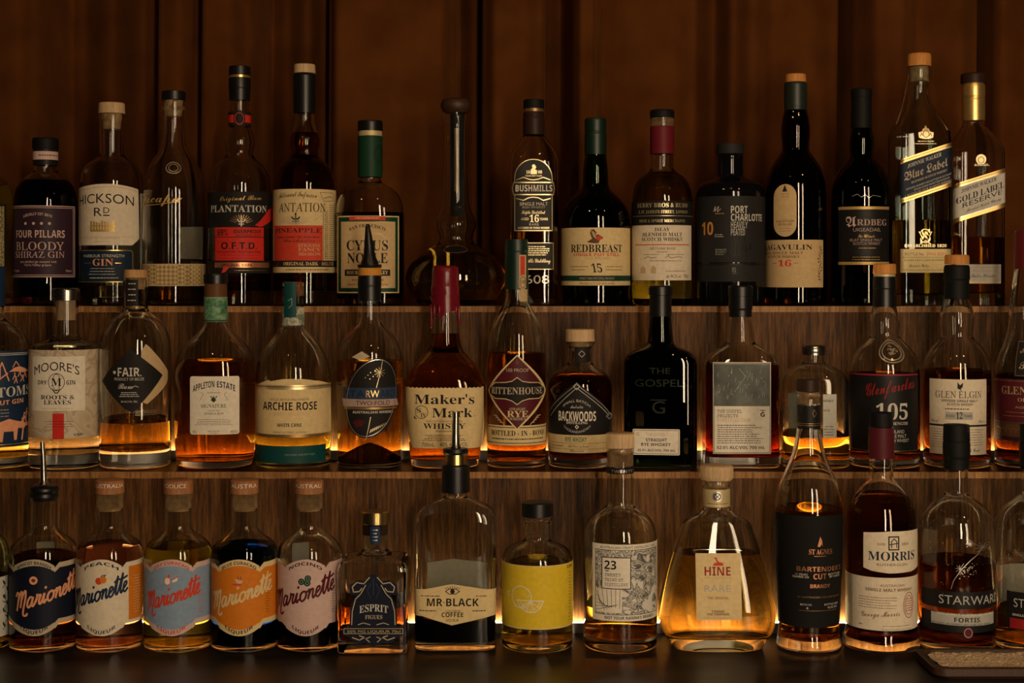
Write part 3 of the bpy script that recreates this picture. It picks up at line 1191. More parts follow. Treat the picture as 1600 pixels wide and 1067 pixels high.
# twenty third
b = Bottle('brandy_bottle', 'tall round bottle with black and white line-art label and wooden stopper', 'bottle', 969, 1,
           [(700, 21), (704, 22, 2, 1, 2), (708, 20.5, 2, 1, 2), (790, 21, 2, 1, 5), (797, 32, 2, 1, 8), (808, 48, 2, 1, 12), (828, 57.5, 2, 1, 14), (1008, 57.5, 2, 1, 12)], 'clear', 'amber', 942, bt=20)
b.cap('stopper', 'wood_pale', [(676, 22), (699, 22.5)], 2.5)
b.cap('cork', 'cork', [(700, 18), (728, 17.5)], 2)
f = b.lab(736, hw=21.2, name='neck_band')
f.R(930, 732, 1010, 741, 'black')
f.T('TWENTY', 'B', 955, 988, 739, 4.6, 'silver')
f.done()
f = b.lab(910)
f.R(926, 851, 1027.5, 971, 'white')
MATS['art'] = MATS['marble_art']
f.R(931, 860, 1025, 961, 'art')
f.R(940, 871, 986, 921, 'ink')
f.R(941.3, 872.3, 984.7, 919.7, 'white')
f.R(931, 921, 972, 958, 'white')
for q in range(6):
    f.S([(932, 925 + q * 6), (945 + q * 4, 955 - q * 2)], .7, 'ink')
    f.S([(934 + q * 7, 922), (938 + q * 6, 946 + q)], .7, 'ink')
f.T('AUSTRALIAN CRAFT DISTILLERS CORP', 'n', 938, 1022, 857.5, 3.4, 'ink')
f.T('23', 'B', 944.5, 963, 890, 13.5, 'ink')
f.S([(946, 892.5), (951, 892.5)], 1.3, 'ink')
f.T('TWENTY', 'M', 945, 970, 901, 4.6, 'ink')
f.T('THIRD ST.', 'M', 945, 975, 908.5, 4.6, 'ink')
f.T('DISTILLERY', 'M', 945, 981, 916, 4.6, 'ink')
f.T("NOT YOUR NANNA'S BRANDY", 'B', 945, 1020, 968, 4.6, 'ink')
f.Fr(931, 860, 1025, 961, .8, 'ink')
f.done()

# faceted cognac carafe
b = Bottle('cognac_bottle', 'pear-shaped faceted carafe bottle with cream label and wooden stopper', 'bottle', 1119.5, 1,
           [(749, 22.5), (756, 23.5, 2, 1, 2), (765, 20.5, 2, 1, 2), (794, 21, 2, 1, 4), (803, 30, 2.2, .9, 6), (813, 51, 2.8, .66, 6), (840, 62, 3.0, .60, 30), (880, 75, 3.2, .58, 40), (923, 85, 3.4, .58, 30), (957, 91, 3.4, .58, 20), (980, 88, 3.4, .58, 14), (997, 77, 3.2, .60, 8), (1008, 70, 3, .62, 3)],
           'clear', 'gold', 862, t=5, bt=20, rad=10)
b.cap('stopper', 'wood_pale', [(726, 25), (731, 26.5), (744, 26), (749, 24)], 3)
b.cap('cork', 'cork', [(749.5, 18), (764, 17.5)], 1)
f = b.lab(780, hw=21.2, name='neck_label')
f.R(1080, 765, 1160, 793, 'ltgold')
f.E(1121, 776, 8, 8, 'silver')
f.ring(1121, 776, 5, 5, 1.3, 'charcoal')
f.S([(1117, 772), (1125, 780)], 1, 'charcoal')
f.S([(1125, 772), (1117, 780)], 1, 'charcoal')
f.G(1104, 1138, 788, 788, 1, 'brown', 1.4)
f.done()
f = b.lab(915)
x0, x1 = 1087.7, 1158.5
f.R(x0, 866, x1, 967.5, 'cream', 2)
f.Pg([(1115, 885), (1117, 880), (1121, 881), (1119, 875), (1115, 873), (1119, 873), (1116, 870), (1121, 873), (1122, 877), (1124, 879), (1131, 881), (1131, 885)], 'brick')
f.T('HINE', 'B', 1101.5, 1142, 900, 13.5, 'dkred')
f.T('MAISON FONDEE EN 1763', 'n', 1102, 1142, 904.5, 2.4, 'tan')
f.T('RARE', 'n', 1101, 1142, 924.5, 10, 'grey')
f.T('THE ORIGINAL', 'n', 1105.5, 1138.5, 936, 3.8, 'brown')
f.T('COGNAC', 'B', 1112, 1132, 956.5, 3.8, 'brown')
f.T('FINE CHAMPAGNE', 'B', 1105, 1139, 960.5, 3.4, 'brown')
f.G(1093, 1152, 964.5, 964.5, 1, 'tan', 1)
f.done()
f = b.lab(905, name='embossed_frame', off=.0001)
f.S([(1084, 862), (1094, 860), (1150, 860), (1160, 862)], 1.0, 'embossed')
f.done()

# bartender's cut brandy
b = Bottle('brandy_bottle', 'long-necked bottle with flared foot wrapped in matte black label', 'bottle', 1263.5, 1,
           [(611, 17.5), (615, 19, 2, 1, 1.5), (622, 17, 2, 1, 2), (634, 18), (670, 18, 2, 1, 20), (709, 25, 2, 1, 30), (738, 38, 2, 1, 20), (762, 49, 2, 1, 20), (800, 53, 2, 1, 30), (880, 51), (972, 47, 2, 1, 8), (984, 46, 2, 1, 10), (1000, 50, 2, 1, 6), (1008, 50, 2, 1, 5)], 'clear', 'deep', 792, bt=16)
b.cap('stopper', 'cap_brown', [(592, 18.5), (611, 19)], 2)
b.cap('cork', 'cork', [(611.5, 15), (630, 14.5)], 2)
f = b.lab(652, hw=18.4, name='neck_band')
f.R(1235, 634, 1295, 671, 'black')
f.S([(1235, 662), (1295, 662)], .8, 'bronze')
f.S([(1235, 665), (1295, 665)], .8, 'bronze')
f.S([(1272, 640), (1276, 646), (1272, 652), (1270, 646), (1272, 640)], .9, 'bronze')
f.done()
f = b.lab(895)
f.Pg([(1195, 806), (1330, 806), (1330, 982), (1195, 982)], 'matte')
c = 1281
f.Pg([(c - 4, 854), (c - 2, 846), (c, 838), (c + 3, 845), (c + 4, 854), (c + 2, 850), (c, 854)], 'copper')
f.T('ST AGNES', 'S', 1264, 1299, 866, 8, 'copper')
f.S([(1272, 869), (1290, 869)], .8, 'copper')
f.T("BARTENDER'S", 'B', 1245, 1312, 893, 7.5, 'copper')
f.T('CUT', 'B', 1271, 1291, 905, 8.5, 'copper')
f.T('11 YEARS', 'n', 1243, 1262, 899.5, 3, 'palegrey')
f.T('NUMBER 200', 'n', 1239, 1264, 903.5, 3, 'palegrey')
f.T('BOTTLED', 'n', 1294, 1311, 899.5, 3, 'palegrey')
f.T('BY HAND', 'n', 1296, 1311, 903.5, 3, 'palegrey')
f.T('BRANDY', 'B', 1266, 1297, 919, 6, 'copper')
f.T('BY BARTENDERS FOR BARTENDERS', 'n', 1246, 1312, 935, 2.8, 'bronze')
f.T('BATCH NO.', 'n', 1250, 1269, 947, 3, 'palegrey')
f.T('4', 'n', 1259, 1263, 953, 4, 'palegrey')
f.T('BOTTLE 2800', 'n', 1289, 1310, 947, 3, 'palegrey')
f.T('43.2% VOL', 'n', 1294, 1309, 952, 3, 'palegrey')
f.S([(1248, 955), (1308, 955)], .7, 'bronze')
f.done()

# maroon capsule whisky
b = Bottle('whisky_bottle', 'whisky bottle with maroon capsule, two cream labels and a flared foot', 'bottle', 1377, 1,
           [(666, 18.5), (745, 18.5, 2, 1, 4), (752, 22, 2, 1, 8), (766, 37, 2, 1, 14), (790, 51, 2, 1, 20), (825, 54.5, 2, 1, 20), (972, 54.5, 2, 1, 6), (985, 55, 2, 1, 6), (994, 59, 2, 1, 5), (1008, 59, 2, 1, 6)], 'clear', 'dark', 772, bt=14)
b.cap('stopper', 'mattecap', [(644, 18), (667, 18.5)], 1.5)
b.cap('capsule', 'maroon', [(667, 19.5), (690, 20), (715, 20)], 1)
f = b.lab(862)
p = [(1349, 833), (1436, 830), (1436, 893), (1412, 897), (1385, 896), (1349, 889)]
f.Pg([(1349, 834), (1390, 830.5), (1430, 831), (1442, 833), (1442, 888), (1424, 895), (1390, 896), (1362, 893), (1349, 889)], 'paper')
f.R(1388, 838, 1405, 860, 'charcoal')
f.R(1390, 840, 1403, 858, 'paper')
f.S([(1393, 856), (1393, 846), (1397, 842), (1401, 846), (1401, 856)], 1.5, 'charcoal')
f.S([(1390, 851), (1403, 849)], 1.5, 'charcoal')
f.T('ESTD', 'S', 1371, 1383, 852.5, 3.6, 'brown')
f.T('1859', 'S', 1409, 1419, 852.5, 3.6, 'brown')
f.T('MORRIS', 'S', 1356.5, 1428, 876, 13.5, 'navy2')
f.T('RUTHERGLEN', 'n', 1370, 1417, 884.5, 3.8, 'brown')
f.done()
f = b.lab(945)
f.R(1326, 903, 1436, 986, 'paper')
f.R(1318, 903, 1332, 986, 'sand')
f.T('AUSTRALIAN', 'n', 1375, 1413, 917, 3.8, 'brown')
f.T('SINGLE MALT WHISKY', 'B', 1352, 1424, 924.5, 4.6, 'brown')
f.G(1342, 1407, 935, 951, 5, 'brown', 1.2, 'l')
f.T('George Morris', 'C', 1346, 1406, 966, 8, 'brown', slope=.06)
f.ring(1420, 947, 11, 20, 1.2, 'wine')
f.ring(1420, 947, 8, 15, 1, 'wine')
f.G(1414, 1426, 938, 956, 6, 'wine', 1.6)
f.G(1376, 1424, 979, 984, 2, 'brown', 1)
f.G(1341, 1348, 979, 979, 1, 'brown', 2)
f.done()
f = b.lab(999, name='embossed_ring', hw=59.3)
f.done()


def comet(f, strokes, mat='silver', wd=.9):
    for (x, y, r, n) in strokes:
        for q in range(n):
            a = q * 2 * PI / n + x
            rr = r * (.5 + .5 * ((q * 7919) % 10) / 10)
            f.S([(x, y), (x + math.cos(a) * rr, y + math.sin(a) * rr)], wd * .6, mat)


def star_bottle(cx, label, liq, lt, part, gl='clear'):
    b = Bottle('whisky_bottle', label, 'bottle', cx, 1,
               [(728, 17.5), (770, 17.5, 2, 1, 4), (776, 24, 2, 1, 8), (788, 42, 2, 1, 16), (808, 56, 2, 1, 20), (836, 59, 2, 1, 20), (1008, 59, 2, 1, 6)], gl, liq, lt, bt=13)
    b.cap('cap', 'mattecap', [(663, 20), (688, 20.5), (690, 19.8), (692, 20.8), (712, 20.8), (716, 19.5), (732, 19.5)], 1)
    return b


b = star_bottle(1494.5, 'dark whisky bottle with black and silver bands and engraved star streaks', 'dark', 873, 0)
f = b.lab(960)
o = 12
f.R(1440, 925, 1570, 952, 'black')
f.R(1440, 959, 1570, 989, 'black')
f.R(1455, 960, 1552, 978, 'grey')
f.T('STARWARD', 'n', 1467, 1556, 945, 13.5, 'grey')
f.T('SINGLE MALT AUSTRALIAN WHISKY', 'n', 1464, 1551, 962.5, 3.4, 'white')
f.T('FORTIS', 'B', 1491, 1531, 972.5, 7, 'ink')
f.T('MATURED IN AMERICAN OAK RED WINE', 'n', 1455, 1546, 977.6, 3, 'ink')
f.E(1513, 989, 8, 9, 'maroon')
f.ring(1513, 989, 6, 7, .8, 'pink')
f.done()
f = b.lab(900, name='engraved_stars')
f.S([(1486, 921), (1490, 908), (1502, 890), (1516, 876), (1528, 866), (1538, 852)], 1.0, 'silver')
comet(f, [(1535, 856, 12, 11), (1500, 889, 11, 9), (1516, 850, 8, 9)])
rnd = random.Random(4)
for q in range(34):
    a = rnd.random()
    f.E(1500 + a * 20 + rnd.uniform(-4, 8), 900 - a * 14 + rnd.uniform(-6, 8), .7, .7, 'silver', lay=2, n=6)
for q in range(26):
    f.E(rnd.uniform(1450, 1545), rnd.uniform(795, 930), .6, .6, 'silver', lay=2, n=6)
f.done()

b = star_bottle(1614, 'whisky bottle with white rear label cut off by the right photo edge', 'amber', 955, 1)
f = b.lab(960)
f.R(1573, 928, 1690, 987, 'black')
f.T('STARWARD', 'n', 1584, 1668, 952, 13.5, 'grey')
f.T('SINGLE MALT AUSTRALIAN WHISKY', 'n', 1582, 1668, 966, 3.4, 'white')
f.R(1578, 970, 1690, 986, 'dkred')
f.T('NOVA', 'B', 1600, 1630, 982, 7, 'copper')
f.done()
f = b.lab(900, name='engraved_stars')
f.S([(1570, 905), (1578, 885), (1576, 870)], 1, 'silver')
f.S([(1585, 862), (1600, 875), (1625, 880)], 1, 'silver')
comet(f, [(1578, 878, 9, 9), (1588, 866, 8, 8)])
rnd = random.Random(8)
for q in range(26):
    f.E(rnd.uniform(1560, 1640), rnd.uniform(800, 930), .6, .6, 'silver', lay=2, n=6)
f.done()
f = b.lab(940, back=True, name='rear_label')
f.R(1565, 905, 1655, 990, 'white', 6)
f.done()

# ------------------------------------------------------------------ tray of coarse sugar on the counter
root = bpy.data.objects.new('serving_tray', None)
COL.objects.link(root)
root.location = (.64, 1.735, 0)
prop(root, 'shallow dark wooden tray at the front right corner of the counter', 'tray')
bm = bmesh.new()


def rrect(hx, hy, r, z, n=6):
    o = []
    for (sx, sy, a0) in ((1, 1, 0), (-1, 1, .5 * PI), (-1, -1, PI), (1, -1, 1.5 * PI)):
        for q in range(n + 1):
            a = a0 + q / n * PI / 2
            o.append(bm.verts.new((sx * (hx - r) + r * math.cos(a), sy * (hy - r) + r * math.sin(a), z)))
    return o


hx, hy = .155, .047
prof = [(hx - .004, hy - .004, .0), (hx, hy, .004), (hx, hy, .012), (hx - .001, hy - .001, .013), (hx - .007, hy - .007, .013), (hx - .008, hy - .008, .012), (hx - .010, hy - .010, .004)]
rs = [rrect(a, c, .016, z) for a, c, z in prof]
for a, c in zip(rs[:-1], rs[1:]):
    for q in range(len(a)):
        bm.faces.new((a[q], a[(q + 1) % len(a)], c[(q + 1) % len(a)], c[q]))
bm.faces.new(rs[0][::-1])
bm.faces.new(rs[-1])
bmesh.ops.recalc_face_normals(bm, faces=bm.faces)
frombm(bm, 'tray_body', root, [MATS['wood_dark']], sharp=40)
surf('raw_sugar', (.50, .36, .22), .7, 0, .35, 420, .5, bump=1.0)
bm = bmesh.new()
nx, ny = 200, 60
V = {}
for i in range(nx):
    for j in range(ny):
        x = -(hx - .0105) + 2 * (hx - .0105) * i / (nx - 1)
        y = -(hy - .0105) + 2 * (hy - .0105) * j / (ny - 1)
        z = .0105 + .0035 * mnoise(Vector((x * 30, y * 30, 1))) + .0016 * mnoise(Vector((x * 160, y * 160, 5))) + .0012 * mnoise(Vector((x * 420, y * 420, 9)))
        qx, qy = max(abs(x) - (hx - .026), 0), max(abs(y) - (hy - .026), 0)
        if math.hypot(qx, qy) < .0152:
            V[i, j] = bm.verts.new((x + .64, y + 1.735, z))
for i in range(nx - 1):
    for j in range(ny - 1):
        if not all(q in V for q in ((i, j), (i + 1, j), (i + 1, j + 1), (i, j + 1))):
            continue
        bm.faces.new((V[i, j], V[i + 1, j], V[i + 1, j + 1], V[i, j + 1]))
o = frombm(bm, 'raw_sugar', None, [MATS['raw_sugar']], smooth=False)
prop(o, 'coarse pale brown sugar filling the dark wooden tray', 'sugar', kind='stuff')

# ================================================================== ROW 2: bottles on the middle step
def ring_gold(f, y, x0, x1, mat='gold', wd=1.4):
    f.S([(x0, y), (x1, y)], wd, mat)


# navy label at the left edge
b = Bottle('gin_bottle', 'gin bottle with deep blue picture label cut off by the left photo edge', 'bottle', -12, 2,
           [(440, 18), (482, 18), (500, 20, 2, 1, 4), (510, 38, 2, 1, 12), (530, 55, 2, 1, 20), (556, 61, 2, 1, 20), (727, 61, 2, 1, 8)], 'clear', 'straw', 560, bt=16)
b.cap('capsule', 'navy', [(416, 19.5), (478, 19.5)], 2)
f = b.lab(625)
f.R(-90, 549, 66, 700, 'navy')
for y, m in ((553, 'palegrey'), (555.5, 'palegrey'), (696, 'gold')):
    f.S([(-70, y), (66, y)], .9, m)
f.T('TOMS', 'S', -5, 46, 622, 15, 'palegrey', slope=.06)
f.T('UT GIN', 'B', 0, 36, 634, 7, 'apricot', slope=.06)
f.S([(0, 590), (0, 575), (3, 567), (14, 596)], 2, 'apricot')
f.S([(-2, 594), (12, 584)], 2, 'apricot')
for x, y in ((20, 594), (28, 590), (36, 592), (22, 600), (32, 598)):
    f.S([(x, y), (x + 3, y - 7), (x + 5, y)], 1.6, 'apricot')
    f.E(x + 3, y - 9, 1.5, 1.5, 'apricot', lay=2, n=8)
f.Pg([(14, 582), (22, 576), (30, 574), (38, 577), (44, 582), (36, 584), (26, 582)], 'apricot', lay=1)
f.S([(20, 575), (25, 566), (30, 573)], 1.4, 'apricot')
for x, y in ((36, 652), (40, 645), (45, 650), (33, 660), (44, 662)):
    f.S([(x, y + 12), (x + 1, y), (x + 5, y + 11)], 2.2, 'apricot')
    f.E(x + 2, y - 3, 1.8, 1.8, 'apricot', lay=2, n=8)
f.Pg([(-4, 662), (14, 656), (26, 660), (40, 664), (48, 660), (44, 668), (28, 672), (26, 690), (22, 690), (21, 676), (6, 676), (4, 692), (0, 692), (-2, 674)], 'apricot', lay=1)
f.S([(36, 672), (34, 690)], 3, 'apricot')
f.E(36, 670, 3, 3, 'apricot', lay=2, n=8)
f.G(-2, 16, 642, 652, 3, 'palegrey', 1.2)
f.done()

# roots and leaves gin
b = Bottle('gin_bottle', 'gin bottle with beige floral wrap, white label and small red tab', 'bottle', 103, 2,
           [(462, 19), (525, 20, 2, 1, 4), (530, 26, 2.1, 1, 5), (535, 45, 2.2, 1, 6), (541, 54.5, 2.3, 1, 6), (727, 55, 2.3, 1, 5)], 'clear', 'water', 553, bt=22)
b.cap('stopper', 'steel', [(450, 20), (454, 21), (469, 21)], 2.5)
b.cap('cork', 'wood_pale', [(469.2, 15), (500, 14.5)], 1)
f = b.lab(620)
MATS['floral_wrap'] = MATS['floral']
f.R(40, 547, 180, 685, 'floral_wrap')
f.R(51, 557, 133, 642, 'white')
f.R(82, 646, 100, 686, 'red')
f.T("MOORE'S", 'n', 54, 124, 587, 13.5, 'ink', bow=8)
f.T('DRY', 'B', 59.5, 73, 601, 6.5, 'ink')
f.T('GIN', 'B', 103.5, 117.5, 601, 6.5, 'ink')
f.ring(88, 597, 12.5, 13.5, 1.0, 'ink')
f.T('M', 'S', 80, 96, 603, 12, 'ink')
f.ring(88, 597, 6, 12.5, .9, 'ink')
f.S([(82, 608), (86, 614), (90, 614), (94, 608)], 1.6, 'ink')
f.T('ROOTS &', 'S', 64, 116, 624, 6.5, 'ink')
f.T('LEAVES', 'S', 68.5, 111, 632, 6.5, 'ink')
f.T('CRAFTED IN AUSTRALIA', 'n', 66, 115, 640, 2.8, 'tan')
f.G(66, 119, 659, 667, 3, 'ink', .9)
f.G(114, 131, 679, 681, 2, 'ink', 1.6)
f.done()

# fair rum
b = Bottle('rum_bottle', 'round clear rum bottle with black diamond label and little amber rum left', 'bottle', 211.5, 2,
           [(434, 17.5), (438, 19, 2, 1, 2), (484, 19.5, 2, 1, 4), (492, 28, 2, 1, 8), (503, 42, 2, 1, 16), (525, 53, 2, 1, 20), (550, 55, 2, 1, 20), (727, 55, 2, 1, 9)], 'clear', 'amber', 657, bt=27)
b.cap('stopper', 'wood_cap', [(421, 17.5), (434, 18)], 2)
b.cap('cork', 'cork', [(434.2, 14.5), (452, 14)], 1)
f = b.lab(462, hw=19.6, name='neck_label')
f.R(197, 437, 216, 478, 'ink')
f.G(199, 214, 444, 470, 4, 'palegrey', 2)
f.done()
f = b.lab(595)
f.Pg([(221, 549), (228, 538), (232, 541), (262, 582), (262, 595), (260, 602), (230, 632), (220, 628)], 'tan')
f.Pg([(160, 596), (203, 545), (254, 588), (208, 645), (196, 640)], 'ink')
f.S([(163, 596), (203, 549), (250, 589), (207, 641), (163, 596)], .6, 'charcoal')
f.T('FAIR.', 'B', 184, 221, 588, 13.5, 'palegrey')
f.E(179, 582, 2.6, 2.6, 'palegrey')
f.T('PRODUCT OF BELIZE', 'n', 179, 225, 594.5, 4.2, 'palegrey')
f.T('Rum', 'C', 185, 207, 607.5, 8, 'palegrey')
f.S([(206, 606), (211, 603), (216, 605)], .9, 'palegrey')
f.G(185, 219, 614, 620, 3, 'palegrey', 1.6)
f.T('40% ALC./VOL. 70CL', 'n', 189, 215, 629, 3, 'palegrey')
f.done()
f = b.lab(645, name='printed_lines')
f.G(208, 248, 643, 649, 3, 'embossed', .9)
f.done()

# appleton
b = Bottle('rum_bottle', 'broad-shouldered rum bottle with green neck label and white front label', 'bottle', 337, 2,
           [(444, 16.5), (503, 17, 2, 1, 8), (512, 21, 2, 1, 10), (524, 33, 2, 1, 14), (540, 50, 2.1, .98, 16), (558, 60, 2.3, .96, 18), (580, 62, 2.4, .96, 20), (690, 61.5, 2.4, .96, 20), (727, 59, 2.3, .96, 8)], 'clear', 'deep', 563, bt=12)
b.cap('cap', 'blackcap', [(427, 18), (431, 18.8), (443, 18.8)], 1.5)
b.cap('seal_ring', 'brown', [(443, 17.5), (465, 17.8)], 1)
f = b.lab(484, hw=18.2, name='neck_label')
MATS['green_print'] = MATS['greenprint']
f.R(300, 464, 380, 503, 'green_print')
f.S([(300, 465), (380, 465)], 1.3, 'sage')
f.S([(300, 501), (380, 501)], 1.8, 'dkgreen')
f.done()
f = b.lab(630)
f.R(297, 588, 374, 679, 'white', 4)
f.T('APPLETON', 'B', 301.5, 335, 613, 10, 'ink', bow=1.5, slope=.24)
f.T('ESTATE', 'B', 339, 367.5, 605, 9.5, 'ink', bow=1.5, slope=-.26)
f.G(322, 346, 614, 614, 1, 'green', 1)
f.Pg([(329, 625), (333, 620), (338, 625), (334, 629)], 'dkgreen')
for q in (-5, 0, 5):
    f.S([(334, 625), (334 + q, 619)], 1.4, 'dkgreen')
f.S([(312, 626), (318, 616), (314, 613)], .8, 'sage')
f.S([(356, 626), (350, 616), (354, 613)], .8, 'sage')
f.T('SIGNATURE', 'S', 314, 354, 637, 5.6, 'leafgreen')
f.T('JAMAICA RUM', 'n', 319, 349, 648, 3.6, 'green')
f.G(325, 343, 642, 642, 1, 'green', 1)
f.G(304, 364, 656, 664, 4, 'ink', .9)
f.T('70CL', 'n', 301, 307.5, 677, 4, 'ink')
f.T('40%VOL', 'n', 360, 371, 677, 4, 'ink')
f.G(325, 344, 674, 677, 2, 'ink', .9)
f.done()

# archie rose
b = Bottle('rum_bottle', 'round-shouldered bottle with wide cream label and a teal band low down', 'bottle', 458, 2,
           [(441, 16.5), (446, 17.5, 2, 1, 2), (455, 16.5, 2, 1, 2), (508, 16.8, 2, 1, 6), (517, 22, 2, 1, 8), (528, 34, 2, 1, 14), (545, 47, 2, 1, 20), (570, 56.5, 2, 1, 24), (590, 58.5, 2, 1, 20), (727, 58.5, 2, 1, 7)], 'clear', 'lemon', 596, bt=11)
b.cap('stopper', 'wood_red', [(440.5, 14), (462, 13.5)], 1)
f = b.lab(475, hw=17.4, name='neck_label')
MATS['leaf_print'] = MATS['leafprint']
f.R(425, 480, 490, 511, 'leaf_print')
f.R(444, 441, 463, 496, 'teal', lay=2)
f.S([(450, 470), (456, 466), (456, 477), (451, 481)], 1, 'sage')
f.done()
f = b.lab(640)
pts = [(375, 603), (402, 603), (420, 594)]
for q in range(9):
    a = q / 8
    pts.append((422 + 72 * a, 596 - 4 * (1 - (2 * a - 1) ** 2)))
pts += [(497, 596), (512, 601), (540, 603), (540, 684), (375, 684)]
f.Pg(pts, 'cream')
f.R(375, 603, 540, 684, 'cream')
f.R(375, 602, 540, 609, 'palegold')
f.R(375, 603.8, 540, 605.2, 'bronze')
f.R(375, 679, 540, 684, 'bronze')
f.T('DISTILLED, BOTTLED AND OWNED BY', 'n', 422, 483, 626, 3.2, 'brown')
f.T('ARCHIE ROSE', 'B', 411.5, 495, 641, 12.5, 'ink')
f.T('DISTILLING CO.', 'n', 428, 475.5, 649, 4.6, 'tan')
f.T('WHITE CANE', 'B', 433, 471, 667, 5.4, 'navy2')
f.T('PRODUCT OF SYDNEY, AUSTRALIA', 'n', 427, 479, 677, 2.6, 'brown')
f.T('700ML', 'n', 506, 511, 671, 3, 'tan')
f.done()
f = b.lab(710, name='lower_band')
f.R(375, 697, 509, 724, 'teal')
f.T('DISTILLED AND BOTTLED', 'n', 445, 492, 712, 2.6, 'sage')
f.G(404, 500, 717, 721, 2, 'dkgreen', .6)
f.done()

# two-fold
b = Bottle('whisky_bottle', 'bottle with tilted dark oval label and black pour spout, humped base', 'bottle', 577.5, 2,
           [(455, 17), (500, 17.2, 2, 1, 8), (508, 21, 2, 1, 8), (519, 34, 2, 1, 14), (536, 46, 2, 1, 18), (556, 51.5, 2, 1, 24), (590, 52, 2, 1, 20), (727, 49.5, 2, 1, 4)], 'clear', 'amber', 563, bt=8)
b.cap('capsule', 'blackcap', [(430, 18.5), (445, 18.5), (448, 18), (470, 18)], 1)
b.cap('seal_ring', 'amber', [(418, 18), (431, 18)], 2)
b.cap('pourer_flange', 'blackcap', [(413, 19), (418, 18.5)], 1)
spout(b, 'pour_spout', 'blackcap', [(0, 413, 14), (0, 408, 13), (-.3, 400, 9.5), (-1, 385, 7.6), (-2, 368, 5.6), (-3, 354, 3.6), (-4.2, 350, 1.8)])
# the pushed-up punt in the base
bm = bmesh.new()
L = []
for q in range(11):
    a = q / 10
    L.append((.0006 + .026 * (1 - a) ** 1.3, .040 * a ** .75 + .0015))
seg = 48
vs = [[bm.verts.new((r * math.cos(k * 2 * PI / seg), r * math.sin(k * 2 * PI / seg), z)) for k in range(seg)] for z, r in L]
for a, c in zip(vs[:-1], vs[1:]):
    for k in range(seg):
        bm.faces.new((a[k], a[(k + 1) % seg], c[(k + 1) % seg], c[k]))
bm.faces.new(vs[0][::-1])
bm.faces.new(vs[-1])
bmesh.ops.recalc_face_normals(bm, faces=bm.faces)
for v in bm.verts:
    v.co.z += .006
frombm(bm, 'punt', b.root, [glass('glass_punt', (.16, .08, .04))], smooth=True)
f = b.lab(622)
rot = -.30
f.E(581, 622, 43, 64, 'ink', rot=rot, n=40)
f.ring(581, 622, 41, 61.5, 1.0, 'silver', rot=rot, n=40)
f.R(537, 606, 620, 624, 'bluegrey', lay=2)
f.Pg([(535, 623.5), (620, 624.5), (622, 635), (537, 636)], 'pinkband', lay=3)
f.R(538, 636.5, 620, 640, 'bronze', lay=3)
f.T('RW', 'n', 572, 592.5, 621, 11, 'gold')
f.T('STA', 'n', 540, 570, 621, 11, 'navy2')
f.T('ARD', 'n', 594, 616, 621, 11, 'navy2')
f.T('TWO·FOLD', 'n', 556, 609, 633, 6.5, 'ink')
f.T('AUSTRALIAN WHISKY', 'B', 551, 614, 646, 3.8, 'palegrey')
f.S([(588, 606), (594, 582), (598, 562)], .9, 'palegold')
for q in range(10):
    a = q * .628 + .2
    f.S([(593, 582), (593 + 8 * math.cos(a), 582 + 8 * math.sin(a))], .5, 'palegold')
for x, y in ((575, 586), (579, 582), (583, 588), (571, 590), (586, 579), (578, 592)):
    f.E(x, y, .9, .9, 'palegold', lay=4, n=6)
f.S([(572, 685), (576, 668), (579, 652)], 1.0, 'palegold')
f.Pg([(574, 680), (580, 670), (590, 666), (602, 664), (612, 656), (606, 670), (592, 678)], 'charcoal', lay=2)
for q in range(9):
    f.S([(578 + q * 3.2, 676 - q * 1.5), (580 + q * 3.2, 671 - q * 1.4)], 1.1, 'palegold')
f.Pg([(551, 660), (560, 655), (570, 658), (566, 666), (556, 668)], 'maroon', lay=2)
f.done()
f = b.lab(556, name='strip_label')
f.Pg([(550, 558), (565, 549), (578, 557), (563, 563)], 'sand')
f.done()

# red wax
b = Bottle('whisky_bottle', 'squarish bourbon bottle with dripping dark red wax over its neck', 'bottle', 696, 2,
           [(425, 18), (470, 19.5, 2, 1, 8), (525, 22, 2, 1, 20), (546, 26, 2.1, 1, 8), (556, 36, 2.3, .98, 10), (572, 51, 2.8, .92, 16), (592, 61, 3.2, .88, 16), (610, 63.5, 3.4, .86, 20), (700, 56, 3.4, .88, 20), (727, 52, 3.2, .90, 6)], 'clear', 'deep', 521, bt=14)
root = b.root
P = [(415, 17), (418, 20.5), (428, 21), (447, 21.5), (449, 22.6), (452, 21.8), (470, 22.6), (490, 23.2)]
lv = [(pz(y, b.d) - b.z0, hw * b.s) for y, hw in P]
bm = bmesh.new()
seg = 64
rings = []
for i, (z, r) in enumerate(lv):
    row = []
    for k in range(seg):
        a = k * 2 * PI / seg
        zz = z
        if i == len(lv) - 1:
            fr = math.cos(a + PI / 2)          # 1 at the front
            zz = z + (.010 if math.sin(a * 2 + .6) > 0 else .0) * 1 - .008 * math.sin(a * 3 + 1.0) - .004 * math.sin(a * 5)
        row.append(bm.verts.new((r * math.cos(a), r * math.sin(a), zz)))
    rings.append(row)
for a, c in zip(rings[:-1], rings[1:]):
    for k in range(seg):
        bm.faces.new((a[k], a[(k + 1) % seg], c[(k + 1) % seg], c[k]))
bm.faces.new(rings[0])
